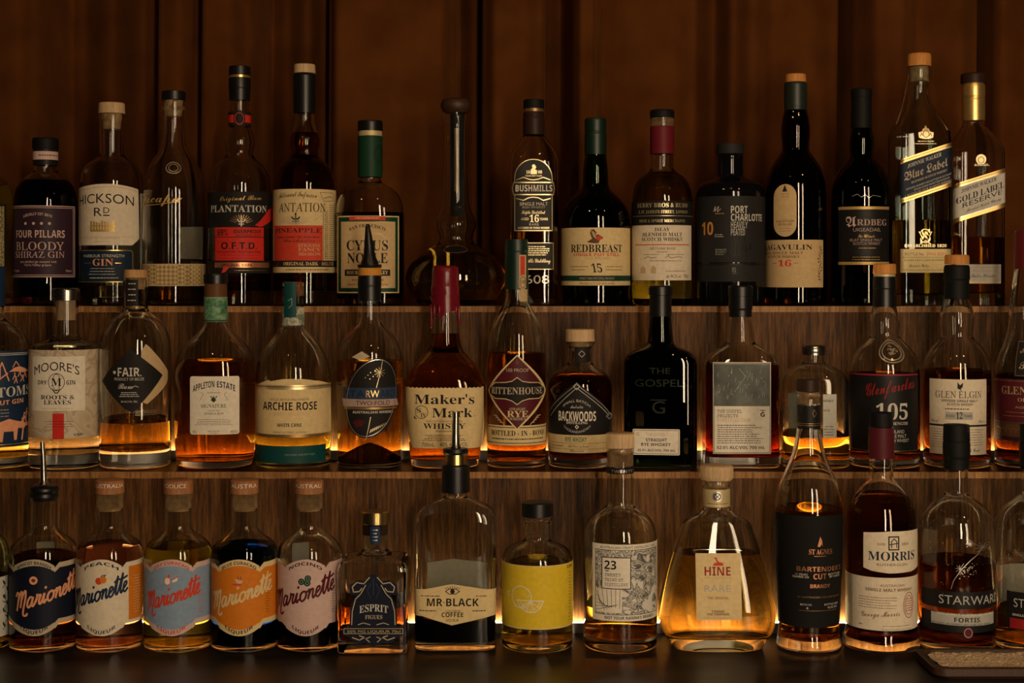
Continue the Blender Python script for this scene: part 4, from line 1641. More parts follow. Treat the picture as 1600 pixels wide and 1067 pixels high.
# inner skin so that the wax has thickness
inner = [bm.verts.new((v.co.x * .955, v.co.y * .955, v.co.z + .0008)) for v in rings[-1]]
up = [bm.verts.new((v.co.x * .955, v.co.y * .955, lv[3][0])) for v in rings[-1]]
for k in range(seg):
    bm.faces.new((rings[-1][k], rings[-1][(k + 1) % seg], inner[(k + 1) % seg], inner[k]))
    bm.faces.new((inner[k], inner[(k + 1) % seg], up[(k + 1) % seg], up[k]))
bm.faces.new(up)
bmesh.ops.recalc_face_normals(bm, faces=bm.faces)
wax = frombm(bm, 'wax_seal', root, [M('waxred')], sharp=60)
for a, ln in ((-2.72, 30), (-2.35, 14), (-.42, 26), (-1.95, 10), (-.75, 8)):
    bm = bmesh.new()
    rr = 23.6 * b.s
    z0 = pz(482, b.d) - b.z0
    prev = None
    pts = [(z0 + .006, .0016), (z0, .0021), (z0 - ln * b.s * .5, .0015), (z0 - ln * b.s * .9, .0019), (z0 - ln * b.s * 1.0, .0009)]
    rg = [[bm.verts.new((rr * math.cos(a) + r * math.cos(k * PI / 5), rr * math.sin(a) + r * math.sin(k * PI / 5), z)) for k in range(10)] for z, r in pts]
    for p, c in zip(rg[:-1], rg[1:]):
        for k in range(10):
            bm.faces.new((p[k], p[(k + 1) % 10], c[(k + 1) % 10], c[k]))
    bm.faces.new(rg[0])
    bm.faces.new(rg[-1][::-1])
    bmesh.ops.recalc_face_normals(bm, faces=bm.faces)
    frombm(bm, 'wax_drip', wax, [M('waxred')], smooth=True)
f = b.lab(650)
pts = [(629, 606 + (q % 2) * 0) for q in range(1)]
top = []
for q in range(45):
    top.append((626 + q * 140 / 44, 605 + (1.6 if q % 2 else 0)))
f.Pg(top + [(759, 640), (751, 701), (644, 701), (634, 640)], 'cream')
f.T("Maker's", 'S', 648, 741, 631, 14.5, 'ink')
f.T('Mark', 'S', 675, 738, 652, 14.5, 'ink')
f.E(741.5, 650.5, 1, 1, 'ink', n=8)
f.ring(658.5, 644, 10.5, 10, 1, 'ink')
f.T('S', 'S', 651, 658, 645, 7, 'ink')
f.T('IV', 'S', 657.5, 666, 652, 6.5, 'ink')
f.S([(649, 651), (647, 653), (651, 655)], 1.6, 'ink')
f.T('KENTUCKY STRAIGHT BOURBON', 'n', 666, 722, 660, 3.2, 'brown')
f.T('WHISKY', 'S', 661.5, 727, 670, 8.5, 'ink')
f.T('Handmade', 'I', 680, 706, 675, 3, 'brown')
f.G(660, 728, 681, 689, 4, 'brown', 1.6)
f.T('700mL', 'n', 659, 679, 698, 6.2, 'ink')
f.T('40% ALC/VOL', 'n', 687, 731, 698, 6.2, 'ink')
f.done()

# rittenhouse
b = Bottle('whisky_bottle', 'slim rye bottle with dark red diamond label over a pale lower band', 'bottle', 807, 2,
           [(388, 16), (452, 17.5), (470, 18, 2, 1, 8), (480, 23, 2, 1, 10), (500, 36, 2, 1, 20), (522, 43, 2, 1, 24), (550, 46, 2, 1, 24), (727, 46, 2, 1, 6)], 'clear', 'deep', 551, bt=11)
b.cap('capsule', 'greencap', [(374, 17.8), (392, 18.8), (394, 18.2), (452, 18.6)], 1.5)
f = b.lab(430, hw=18.8, name='neck_strip')
f.R(811, 398, 822, 450, 'tan')
f.R(813, 400, 820, 448, 'brick')
f.R(812, 452, 824, 478, 'tan', lay=0)
f.E(817, 441, 7, 12, 'tan', lay=2)
f.ring(817, 441, 5, 9, .9, 'brown')
f.T('100', 'S', 813.5, 820.5, 443, 5, 'brown')
f.done()
f = b.lab(612)
cx = 808
f.R(740, 665, 880, 696, 'cream')
f.R(740, 667.5, 880, 668.8, 'dkgreen')
f.R(740, 692, 880, 693.2, 'dkgreen')
f.Pg([(cx, 554), (852.5, 612), (cx, 672), (763, 612)], 'cream')
f.Pg([(cx, 556.5), (850.5, 612), (cx, 669.5), (765, 612)], 'maroon')
f.Pg([(765.5, 607), (774, 598), (790, 597), (800, 595), (cx, 589), (816, 595), (826, 597), (842, 598), (850, 607), (850, 617), (842, 624), (826, 624), (816, 627), (cx, 633), (800, 627), (790, 624), (774, 624), (765.5, 617)], 'cream')
f.Pg([(766, 608), (774.5, 599.2), (790, 598.3), (800, 596.3), (cx, 590.6), (816, 596.3), (826, 598.3), (841.5, 599.2), (849.5, 608), (849.5, 616), (841.5, 622.7), (826, 622.7), (816, 625.6), (cx, 631.4), (800, 625.6), (790, 622.7), (774.5, 622.7), (766, 616)], 'ink')
f.T('100 PROOF', 'n', 791.5, 826, 581, 5.2, 'sand')
f.Pg([(805, 569), (808, 560), (811, 569)], 'brown')
f.T('RITTENHOUSE', 'S', 768.5, 847, 616, 10.5, 'sand')
f.T('STRAIGHT', 'S', 796, 821, 641, 3.8, 'sand')
f.T('RYE', 'S', 792.5, 825, 651.5, 9.5, 'cream')
f.T('WHISKY', 'S', 796, 822, 656.5, 4, 'sand')
f.T('BOTTLED - IN - BOND', 'S', 768.5, 849, 681, 8, 'ink')
f.G(770, 848, 687, 687, 1, 'ink', 2.2, 'j')
for sg in (-1, 1):
    f.S([(cx + sg * 20, 664), (cx + sg * 32, 650)], 1.2, 'sand')
    for q in range(4):
        f.S([(cx + sg * (22 + q * 3), 661 - q * 3.5), (cx + sg * (27 + q * 3), 660 - q * 3.5)], 1.2, 'sand')
f.done()

# backwoods
b = Bottle('whisky_bottle', 'short stout bottle with black label and wide pale wooden stopper', 'bottle', 906.5, 2,
           [(533, 20), (535, 23.5, 2, 1, 1), (539, 22, 2, 1, 1.5), (542, 18, 2, 1, 3), (566, 18.2, 2, 1, 5), (573, 26, 2, 1, 7), (584, 43, 2, 1, 10), (598, 50, 2, 1, 12), (727, 50, 2, 1, 8)], 'clear', 'dark', 585, bt=15)
b.cap('stopper', 'wood_pale', [(514, 22), (533, 22.5)], 2)
b.cap('cork', 'cork', [(533, 14.5), (548, 14)], 1)
f = b.lab(552, hw=18.5, name='neck_label')
f.R(898, 542, 921, 566, 'ink')
f.S([(904, 553), (909, 548), (914, 553), (909, 558), (904, 553)], .7, 'palegrey')
f.done()
f = b.lab(640)
f.Pg([(840, 650), (856, 650), (901, 597), (955, 652), (985, 652), (985, 681), (840, 681)], 'ink')
cx, cyy = 902, 652
f.S([(861, 652), (901, 606), (951, 652)], .8, 'palegrey')
f.S([(857, 652), (901, 601), (954, 652)], .5, 'palegrey')
f.S([(896, 604), (901, 599), (906, 604), (901, 609), (896, 604)], 1, 'palegrey')
f.S([(947, 652), (952, 647), (956, 652), (952, 657), (947, 652)], .8, 'palegrey')
f.T('SMALL BATCH', 'n', 880, 922, 637, 4, 'palegrey', bow=9)
f.T('Australia', 'C', 891, 911, 638, 5, 'palegrey')
f.T('BACKWOODS', 'B', 873, 931, 658, 15, 'white')
f.T('DISTILLING', 'S', 885, 918, 662.5, 4, 'white')
f.T('YACKANDANDAH', 'n', 881, 922, 668, 4, 'palegrey', bow=-9)
f.S([(899, 667), (901, 664.5), (904, 667), (901, 670), (899, 667)], 1.2, 'white')
f.R(840, 680, 985, 708, 'cream')
f.T('RYE WHISKY', 'B', 883.5, 916.5, 690.5, 7.5, 'leafgreen')
f.S([(862, 693), (948, 693)], .5, 'brown')
f.G(862, 883, 698.5, 698.5, 1, 'brown', 2)
f.T('Bottled by hand', 'C', 888, 920, 699, 4, 'brown')
f.S([(862, 702), (948, 702)], .5, 'brown')
f.T('Reserve', 'C', 890, 912, 706, 4, 'brown')
f.done()

# green square
SQ = [(536, 20.5, 2, 1, 4), (541, 28, 2.6, .95, 6), (549, 47, 4, .8, 8), (560, 56.5, 6, .72, 8), (727, 57, 6, .72, 5)]
b = Bottle('whisky_bottle', 'square dark green glass bottle with small white label at its foot', 'bottle', 1032, 2,
           [(460, 15), (494, 16.5)] + SQ, 'green', 'black', 548, t=4, bt=14)
b.cap('stopper', 'blackcap', [(446, 17.5), (449, 18.5), (461, 18.5)], 1.5)
b.cap('capsule', 'blackcap', [(461, 17), (494, 17.6)], 1)
b.root.rotation_euler.z = -.12
f = b.lab(690)
f.R(993.5, 670.5, 1067, 711, 'white', 2)
f.Fr(995.5, 672.5, 1065, 709, .7, 'ink')
f.T('THE GOSPEL', 'n', 1014, 1046, 681, 4, 'tan')
f.T('STRAIGHT', 'B', 1014, 1047, 690, 5, 'ink')
f.T('RYE WHISKEY', 'B', 1007, 1053, 697, 5, 'ink')
f.T('45.0% ALC/VOL 700 mL', 'B', 1001, 1060, 705.5, 3.8, 'ink')
f.T('G', 'B', 999, 1004, 681, 5, 'tan')
f.S([(999, 675.5), (1004, 675.5)], .7, 'tan')
f.done()
f = b.lab(610, name='raised_lettering', off=.0001)
f.T('THE', 'n', 1020, 1052, 584, 9, 'greenglint')  # glints on the raised glass letters, put in as a green ink colour
f.T('GOSPEL', 'n', 997, 1072, 604, 11, 'greenglint')
f.T('G', 'n', 1024, 1044, 646, 19, 'greenglint')
f.S([(1022, 625), (1046, 625)], 1.6, 'greenglint')
f.done()

b = Bottle('whisky_bottle', 'square clear bottle with tall cloudy grey and white label', 'bottle', 1157, 2,
           [(460, 16), (493, 17.5, 2, 1, 5), (536, 23, 2, 1, 5)] + [(541, 30, 2.6, .95, 6), (552, 47, 4, .8, 8), (564, 56.5, 6, .72, 8), (727, 57, 6, .72, 5)], 'clear', 'red', 569, t=4, bt=17)
b.cap('stopper', 'blackcap', [(446, 18), (449, 19), (463, 19)], 1.5)
b.cap('capsule', 'blackcap', [(463, 18.6), (482, 18.6), (484, 17.8), (495, 17.8)], 1)
f = b.lab(640)
MATS['cloud'] = MATS['cloud_print']
f.R(1114, 566, 1204.5, 709, 'white')
f.R(1116, 568.5, 1202.5, 634.5, 'cloud')
f.Fr(1115.5, 567.5, 1203, 707.5, .8, 'ink')
rnd = random.Random(3)
for q in range(30):
    x, y = rnd.uniform(1120, 1198), rnd.uniform(574, 618)
    f.S([(x, y), (x - 1.2, y + rnd.uniform(4, 9))], .35, 'palegrey')
for q in range(10):
    f.E(rnd.uniform(1120, 1198), rnd.uniform(574, 618), .6, .6, 'white', lay=3, n=6)
f.S([(1155, 576), (1165, 588), (1148, 612)], .4, 'palegrey')
f.T('THE GOSPEL', 'M', 1121, 1159, 645, 5, 'ink')
f.T('PROJECTS', 'M', 1121, 1153, 652, 5, 'ink')
f.T('FORTIFIED CASK', 'M', 1121, 1173, 659, 5, 'tan')
f.T('G', 'B', 1188, 1195, 651, 7, 'ink')
f.S([(1187.5, 641), (1196, 641)], 1, 'ink')
f.S([(1191.7, 641), (1191.7, 646)], 1, 'ink')
f.G(1121, 1194, 665, 692.5, 9, 'ink', 1.5, 'l')
f.T('52.0% ALC/VOL 700 mL', 'B', 1120, 1195, 701.5, 4.8, 'ink')
f.done()

# faceted clear
b = Bottle('whisky_bottle', 'clear faceted bottle with silver screw cap and pale rear label', 'bottle', 1271, 2,
           [(553, 17), (567, 17.5, 2, 1, 3), (572, 30, 2.3, 1, 6), (581, 44, 3, .95, 8), (592, 51, 3.6, .9, 8), (727, 52, 3.6, .9, 6)], 'clear', 'amber', 679, t=4, bt=13)
b.cap('screw_cap', 'steel', [(539, 17.5), (542, 18.5), (545, 18), (548, 18.6), (551, 18), (554, 18.6)], 1, label='ribbed silver screw cap')
f = b.lab(645)
f.R(1286, 616, 1307, 684, 'palegrey')
f.T('HISKY', 'S', 1286.5, 1303, 628, 3.4, 'ink')
f.T('NCE', 'S', 1286.5, 1297, 643, 3.4, 'ink')
f.G(1287, 1304, 667, 680, 4, 'ink', 1.4)
f.done()
f = b.lab(650, back=True, name='rear_label')
f.R(1241, 622, 1290, 690, 'grey')
f.done()

# script red / 105
b = Bottle('whisky_bottle', 'bulb-necked bottle with black label, red script and big white number', 'bottle', 1382, 2,
           [(440, 16), (478, 17.5, 2, 1, 6), (490, 21, 2, 1, 10), (506, 24.3, 2, 1, 14), (524, 21.5, 2, 1, 8), (531, 27, 2, 1, 8), (544, 41, 2, 1, 14), (562, 51, 2, 1, 18), (582, 54, 2, 1, 20), (727, 54, 2, 1, 7)], 'clear', 'dark', 583, bt=14)
b.cap('stopper', 'wood_orange', [(412, 17), (428, 17.8)], 2)
b.cap('seal_ring', 'ltgold', [(428, 16.5), (433, 16.5)], 1)
b.cap('capsule', 'blackcap', [(432, 17.8), (450, 18.2), (452, 17.6), (479, 18.2)], 1)
f = b.lab(549, name='glass_seal')
for r in (18, 14):
    f.ring(1394, 549, r * 1.1, r * .95, 1.6, 'embossed', n=26)
for q in range(26):
    a = rnd.uniform(0, 6.28)
    r = rnd.uniform(0, 11)
    f.S([(1394 + r * math.cos(a), 549 + r * math.sin(a) * .85), (1397 + r * math.cos(a), 548 + r * math.sin(a) * .85)], 1.2, 'embossed')
f.done()
f = b.lab(645)
f.R(1300, 584, 1434, 708, 'black')
f.S([(1300, 586), (1434, 586)], 2.2, 'wine')
f.S([(1300, 705), (1434, 705)], 1, 'bronze')
f.T('Glenfarclas', 'C', 1353, 1428, 620, 19, 'dkred', slope=.17)
f.T('105', 'S', 1369, 1418, 655.5, 24, 'palegrey')
f.T('CASK STRENGTH', 'S', 1367, 1418, 664, 4.4, 'palegrey')
f.T('HIGHLAND', 'n', 1384, 1413, 677, 5.2, 'palegrey')
f.T('SINGLE MALT', 'n', 1382, 1416, 684, 5.2, 'palegrey')
f.T('SCOTCH WHISKY', 'n', 1376, 1420, 691, 5.2, 'palegrey')
f.G(1341, 1358, 700, 702, 2, 'green', 1)
f.G(1400, 1430, 700, 702, 2, 'green', 1)
f.done()

# glen elgin
b = Bottle('whisky_bottle', 'bulb-necked bottle with pale rectangular label showing a flying bird', 'bottle', 1495, 2,
           [(430, 17), (466, 18.5, 2, 1, 8), (480, 23.5, 2, 1, 12), (498, 27, 2, 1, 18), (526, 24, 2, 1, 8), (533, 30, 2, 1, 8), (546, 42, 2, 1, 14), (566, 50, 2, 1, 20), (590, 51.5, 2, 1, 20), (727, 51, 2, 1, 7)], 'clear', 'dark', 577, bt=13)
b.cap('stopper', 'wood_orange', [(398, 18), (402, 19), (413, 19)], 2)
b.cap('capsule', 'mattecap', [(414, 18.5), (418, 19.6), (436, 20), (438, 18.8), (467, 19.2)], 1.2)
f = b.lab(650)
f.R(1452.5, 593, 1541, 711, 'paper')
f.Pg([(1496, 597), (1500, 602), (1505, 598), (1504, 605), (1500, 609), (1496, 607)], 'charcoal')
f.S([(1500, 606), (1502, 611)], 1, 'charcoal')
f.T('GLEN ELGIN', 'L', 1462, 1533, 622, 10.5, 'charcoal')
f.T('SPEYSIDE SINGLE MALT', 'B', 1471, 1527, 628.5, 3.8, 'ink')
f.T('SCOTCH WHISKY', 'B', 1480, 1520, 634, 3.8, 'ink')
f.G(1476, 1515, 640, 640, 1, 'charcoal', 2)
f.R(1477, 644, 1520, 656, 'grey')
f.T('AGED', 'n', 1478, 1492, 652, 4, 'ink')
f.T('12', 'S', 1494, 1504, 654.5, 10, 'ink')
f.T('YEARS', 'n', 1505, 1519, 652, 4, 'ink')
f.T('43% vol', 'n', 1455, 1466, 661, 3.8, 'ink')
f.T('70cl e', 'n', 1529, 1538, 661, 3.8, 'ink')
f.R(1452.5, 664, 1541, 667, 'charcoal')
f.G(1455, 1480, 672, 700, 8, 'brown', 1, 'l')
f.G(1515, 1538, 672, 696, 7, 'brown', 1, 'l')
f.T('J. Cook', 'C', 1514, 1530, 706, 5, 'ink')
f.done()

# maroon label right edge
b = Bottle('whisky_bottle', 'bottle with dark maroon label cut off by the right photo edge', 'bottle', 1606, 2,
           [(410, 18), (420, 20), (440, 23, 2, 1, 10), (480, 28, 2, 1, 20), (510, 30, 2, 1, 20), (536, 36, 2, 1, 14), (556, 46, 2, 1, 16), (580, 50, 2, 1, 20), (727, 50, 2, 1, 6)], 'clear', 'dark', 585, bt=12)
b.cap('capsule', 'darkred', [(360, 19), (364, 20), (420, 21)], 1.5)
f = b.lab(640)
f.R(1540, 593, 1680, 690, 'plum')
f.R(1540, 594, 1680, 660, 'maroon')
f.S([(1540, 596), (1680, 596)], 1, 'bronze')
f.T('GLEN', 'S', 1565.5, 1604, 617, 12, 'palegold')
f.T('ORIGINAL', 'S', 1590, 1640, 628, 5.5, 'palegold')
f.T('AGED', 'n', 1586, 1610, 639, 3.6, 'palegold')
f.G(1567, 1625, 646, 652, 2, 'gold', 1.4)
f.Pg([(1540, 664), (1680, 662), (1680, 684), (1540, 684)], 'brown')
for q in range(8):
    f.S([(1558 + q * 8, 670 + (q % 3)), (1564 + q * 8, 672), (1563 + q * 8, 678)], 1, 'bronze')
f.S([(1540, 662), (1680, 661)], .8, 'bronze')
f.done()
f = b.lab(558, name='upper_label')
f.R(1586, 532, 1640, 589, 'ink')
f.Fr(1588, 534, 1638, 587, 1, 'bronze')
f.T('A', 'C', 1593, 1606, 552, 12, 'palegold')
f.T('B', 'C', 1593, 1608, 577, 12, 'palegold')
f.done()

# ================================================================== ROW 3: bottles on the top step
# yellow edge bottle
b = Bottle('spirit_bottle', 'pale green-yellow bottle with patterned gold label cut off by the left photo edge', 'bottle', -33, 3,
           [(230, 18), (262, 18), (270, 24), (279, 38, 2, 1, 14), (294, 49, 2, 1, 14), (312, 53, 2, 1, 14), (477, 53, 2, 1, 6)], 'clear', 'lemon', 290, bt=12)
b.cap('cap', 'blackcap', [(205, 19), (232, 19)])
f = b.lab(400, back=True, name='rear_label')
f.R(-70, 300, 16, 460, 'white')
f.done()
f = b.lab(380)
MATS['dot_print'] = MATS['dots']
f.R(-90, 318, 9, 425, 'ink')
f.R(-90, 321, 6.5, 422, 'dot_print')
f.done()

# bloody shiraz gin
b = Bottle('gin_bottle', 'dark gin bottle with plum-black label and pale band under its black cap', 'bottle', 71, 3,
           [(258, 17.5), (268, 18, 2, 1, 4), (276, 28, 2, 1, 8), (286, 40, 2, 1, 12), (302, 47, 2, 1, 14), (325, 49, 2, 1, 14), (477, 49, 2, 1, 12)], 'clear', 'plum', 283, bt=14)
b.cap('cap', 'mattecap', [(216, 19), (219, 19.8), (233, 19.8)], 1)
b.cap('neck_wrap', 'black', [(233, 18.6), (259, 18.8)], 1)
f = b.lab(242, hw=19, name='neck_label')
f.R(40, 236, 110, 249, 'pink')
f.G(56, 92, 243, 243, 1, 'plum', 2)
f.done()
f = b.lab(375)
f.R(10, 321, 117, 433, 'pink')
f.R(10, 322.3, 115.8, 431.8, 'plum')
f.R(10, 324, 114.5, 430, 'pink')
f.R(10, 324.8, 113.8, 429.2, 'plum')
f.T('LOCALLY EST 2013', 'B', 37, 81, 340, 4.2, 'pink', bow=4)
for q in range(4):
    f.E(40 + q * 12.4, 349, 2.3, 2.3, 'pink', lay=5, n=12)
f.T('FOUR PILLARS', 'B', 26, 101, 371, 11.5, 'pink')
f.T('BLOODY', 'L', 26, 99.5, 390.5, 12.5, 'pink')
f.T('SHIRAZ GIN', 'L', 25, 100.5, 402.5, 9.5, 'pink')
f.T('rare distilled gin steeped with', 'n', 32, 88, 410.5, 3.4, 'pink')
f.T('Yarra Valley grapes', 'n', 38, 80, 415.5, 3.4, 'pink')
f.T('700ml', 'n', 102, 111, 425, 3.4, 'pink')
f.T('37.8%', 'n', 22, 31, 425, 3.4, 'pink')
f.done()

# hickson
b = Bottle('gin_bottle', 'clear gin bottle with cream arched-top label above a small navy label', 'bottle', 174.5, 3,
           [(178, 19), (182, 20.5, 2, 1, 1.5), (190, 19, 2, 1, 3), (243, 18.8, 2, 1, 4), (250, 27, 2, 1, 6), (259, 40, 2, 1, 10), (274, 47.5, 2, 1, 14), (296, 49.5, 2, 1, 14), (477, 49.5, 2, 1, 8)], 'clear', 'palest', 446, bt=12)
b.cap('stopper', 'wood_pale', [(161, 20), (178, 20.5)], 2)
b.cap('cork', 'cork', [(178.2, 16), (188, 15.5), (190, 14.5), (202, 13.5)], 1.5)
f = b.lab(170, hw=20.4, name='stopper_lettering')
f.T('HICKSON RD', 'n', 156, 190, 172, 4, 'tan')
f.done()
f = b.lab(340)
p = [(116, 292)]
for q in range(11):
    a = q / 10
    p.append((124 + 92 * a, 292 - 6 * (1 - (2 * a - 1) ** 2) + 2 * a))
p += [(217.5, 372), (212, 378), (206, 383), (116, 383)]
f.Pg(p, 'paper')
f.S([(126, 297), (150, 292.5), (180, 291.5), (205, 295), (214, 298)], .9, 'tan')
f.S([(124, 370), (217, 370)], .4, 'tan')
f.T('HICKSON', 'n', 125, 209, 321, 14.5, 'ink', bow=4)
f.T('R', 'n', 147, 159.5, 337.5, 13, 'ink')
f.T('D', 'n', 161.5, 171, 333, 9, 'ink')
f.S([(161.5, 336.5), (171, 336.5)], 1.8, 'ink')
for q in range(9):
    f.R(141 + q * 4.3, 345 + (q * 5 % 4), 144 + q * 4.3, 362, 'goldink', lay=1)
f.R(141, 352, 180, 354, 'goldink', lay=2)
f.R(141, 359, 180, 362, 'goldink', lay=2)
f.T('HICKSON ROAD DISTILLERY', 'n', 131, 188, 373, 3.4, 'tan')
f.G(142, 178, 378, 378, 1, 'tan', 1.2)
f.done()
f = b.lab(380, back=True, name='rear_label')
f.R(140, 300, 226, 455, 'white')
f.done()
f = b.lab(415, name='lower_label')
f.R(118, 390.5, 208, 441, 'gold', 6)
f.R(118, 391.7, 206.8, 439.8, 'navy2', 5)
f.T('HARBOUR STRENGTH', 'n', 131, 194, 402, 4.6, 'palegrey')
f.T('GIN', 'S', 145, 177, 415, 10.5, 'apricot')
f.S([(132, 411), (142, 411)], .8, 'gold')
f.S([(180, 411), (190, 411)], .8, 'gold')
f.G(136, 186, 420, 429, 3, 'palegrey', 1.4)
f.G(138, 188, 435, 435, 1, 'palegrey', 2)
f.done()

# zacapa
b = Bottle('rum_bottle', 'clear waisted rum bottle with woven straw band around its base', 'bottle', 271.5, 3,
           [(157, 16), (160, 18, 2, 1, 1.5), (168, 17, 2, 1, 4), (205, 17.5, 2, 1, 20), (234, 21.5, 2, 1, 16), (248, 31, 2, 1, 14), (266, 42, 2, 1, 20), (292, 48, 2, 1, 24), (325, 49.5, 2, 1, 24), (477, 49, 2, 1, 6)], 'clear', 'amber', 446, bt=9)
b.cap('stopper', 'blackcap', [(143, 18.5), (157, 18.8)], 1.5)
b.cap('cork', 'cork', [(157.2, 14.5), (172, 14), (182, 11.5)], 2)
f = b.lab(380, back=True, name='rear_label')
f.R(258, 352, 312, 408, 'white')
f.done()
f = b.lab(430, name='straw_band')
MATS['straw'] = MATS['basket']
f.R(180, 412, 370, 447, 'straw')
f.S([(180, 413), (370, 413)], 1.4, 'tan')
f.S([(180, 446), (370, 446)], 1.4, 'tan')
f.done()
f = b.lab(310, name='gilt_lettering', off=.0001)
f.T('Zacapa', 'C', 222, 281, 316, 14, 'goldink')
f.S([(224, 321), (250, 319), (278, 315), (284, 309)], 1.0, 'goldink')
f.done()
f = b.lab(262, name='embossed_medallion', off=.0001)
f.ring(271, 262, 11, 9, 1.2, 'embossed')
f.ring(271, 262, 7, 6, 1.0, 'embossed')
f.done()


def planta(cx, label, gl, liq, lt):
    return Bottle('rum_bottle', label, 'bottle', cx, 3,
                  [(150, 14.5), (194, 15.5, 2, 1, 6), (208, 21, 2, 1, 10), (222, 25, 2, 1, 12), (240, 20.5, 2, 1, 6), (247, 24, 2, 1, 6), (258, 38, 2, 1, 12), (275, 46.5, 2, 1, 16), (300, 49, 2, 1, 16), (477, 49, 2, 1, 5)], gl, liq, lt, bt=24)


b = planta(374.5, 'rum bottle with black and red label and tall black capsule', 'smoky', 'red', 440)
b.cap('stopper', 'blackcap', [(104, 16.5), (118, 17)], 1.5)
b.cap('seal_ring', 'gold', [(118, 15.8), (123, 15.8)], .6)
b.cap('capsule', 'blackcap', [(122, 17), (137, 17.5), (140, 16.6), (157, 16.2)], 1)
f = b.lab(184, hw=17.5, name='neck_label')
f.R(340, 174, 410, 196, 'ink')
f.R(340, 179, 410, 191, 'red')
f.E(374, 185, 9.5, 12.5, 'ink')
f.ring(374, 185, 7, 9, .9, 'brick')
f.done()
f = b.lab(350)
f.R(300, 299, 424, 355, 'ink')
f.T('Original Rum', 'C', 344, 408, 314, 7, 'goldink', slope=.04)
f.T('PLANTATION', 'S', 330, 416, 331, 10.5, 'palegrey')
for q in range(11):
    a = PI * (.15 + .07 * q)
    f.S([(377 + 9 * math.cos(a), 352 - 9 * math.sin(a)), (377 + 20 * math.cos(a), 352 - 17 * math.sin(a))], .8, 'bronze')
f.S([(377, 337), (377, 353)], 2, 'white')
f.S([(371, 343), (374, 347), (377, 344), (380, 347), (383, 343)], 1.6, 'white')
f.S([(373, 350), (381, 350)], 1.4, 'white')
f.Pg([(398, 352), (419, 326), (424, 322), (424, 340), (408, 354)], 'red')
f.T('OVERPROOF', 'B', 403, 421, 350, 4, 'ink', slope=1.15)
f.R(336, 355, 412, 407, 'red')
f.R(336, 370, 412, 371, 'ink')
f.T('69%', 'B', 340, 356, 368, 10, 'ink')
f.T('OVERPROOF', 'B', 365, 408, 364.5, 6, 'ink')
f.T('ARTISANAL RUM', 'n', 368, 406, 369.5, 3.4, 'ink')
f.T('O.F.T.D.', 'B', 346, 401, 389, 10.5, 'ink')
f.T('OLD FASHIONED TRADITIONAL DARK', 'n', 340, 407, 395, 3.2, 'ink')
f.G(340, 408, 399, 404, 2, 'dkred', 1.2)
f.R(300, 407, 424, 427, 'ink')
f.R(336, 410, 420, 418, 'copper')
f.T('ORIGINAL DARK', 'B', 346, 394, 416.4, 4.4, 'ink')
f.Pg([(346, 427), (350, 416), (360, 410), (362, 414), (352, 425)], 'brick')
f.G(364, 416, 423, 423, 1, 'bronze', 1.4)
f.done()

b = planta(476, 'rum bottle with cream and orange-red label and pale wooden stopper', 'smoky', 'deep', 208)
b.cap('stopper', 'wood_pale', [(101, 16.5), (115, 17)], 1.5)
b.cap('capsule', 'blackcap', [(116, 17), (119, 18), (160, 17.6), (177, 17)], 1)
f = b.lab(360)
f.R(420, 295, 526, 426, 'cream')
f.T('Artisanal Infusion', 'C', 436, 495, 309, 8, 'ink', bow=2)
f.S([(432, 311), (462, 303), (498, 312)], .7, 'tan')
f.T('ANTATION', 'L', 436, 508.5, 330.5, 13.5, 'ink')
for q in range(15):
    a = PI * (.1 + .057 * q)
    f.S([(462, 351), (462 + 26 * math.cos(a), 351 - 15 * math.sin(a))], .7, 'sand')
f.S([(462, 333), (462, 350)], 2.4, 'ink')
f.S([(456, 339), (459, 343), (462, 340), (465, 343), (468, 339)], 2, 'ink')
f.S([(457, 346), (467, 346)], 1.6, 'ink')
f.R(429, 352, 504, 407, 'brick', lay=2)
f.T('PINEAPPLE', 'S', 431, 502, 364, 7, 'maroon', bow=1)
f.T('Extraordinary Old Dark Rum', 'I', 434, 499, 372, 4, 'maroon')
f.T('Barbados', 'C', 442, 492, 378, 4.5, 'maroon')
f.T("STIGGINS'", 'S', 466, 501, 386, 5.2, 'tan')
f.T('FANCY', 'S', 466, 501, 392.5, 5.2, 'tan')
f.T('1824 RECIPE', 'S', 466, 501, 399, 4.2, 'tan')
f.R(420, 407, 526, 417, 'ink', lay=2)
f.T('ORIGINAL DARK · DELUXE', 'S', 443, 521, 414.5, 5.2, 'cream')
f.G(443, 516, 422, 422, 1, 'brown', 1.8)
f.S([(505, 318), (505, 406)], .8, 'brown')
f.G(507, 512, 330, 404, 26, 'brown', 1.4, 'j')
f.G(515, 522, 320, 404, 26, 'brown', 1.4, 'j')
f.S([(500, 300), (520, 300), (522, 312), (506, 314), (500, 300)], .7, 'brown')
f.S([(506, 309), (516, 306), (520, 309)], 1, 'brown')
f.S([(490, 345), (502, 336), (514, 350)], 1, 'sand')
f.done()

# cyrus
b = Bottle('whisky_bottle', 'square-shouldered bourbon bottle with green-framed label and green neck wrap', 'bottle', 578.5, 3,
           [(206, 16), (276, 17), (285, 17.5, 2, 1, 4), (290, 27, 2.2, 1, 6), (299, 42, 2.5, .95, 10), (313, 50.5, 2.7, .92, 12), (330, 53, 2.8, .92, 12), (477, 53, 2.8, .92, 5)], 'clear', 'dark', 333, bt=12)
b.cap('stopper', 'blackcap', [(189, 19), (192, 19.5), (205, 19.5)], 1)
b.cap('seal_ring', 'ltgold', [(205, 18.6), (213, 18.8)], .6)
b.cap('capsule', 'green', [(213, 19.2), (277, 19.4)], 1)
f = b.lab(245, hw=19.5, name='neck_print')
f.ring(592, 240, 9, 14, 1, 'ink')
f.ring(592, 240, 6, 10, .8, 'ink')
f.G(562, 578, 228, 252, 6, 'dkgreen', 1.4)
f.done()
f = b.lab(400)
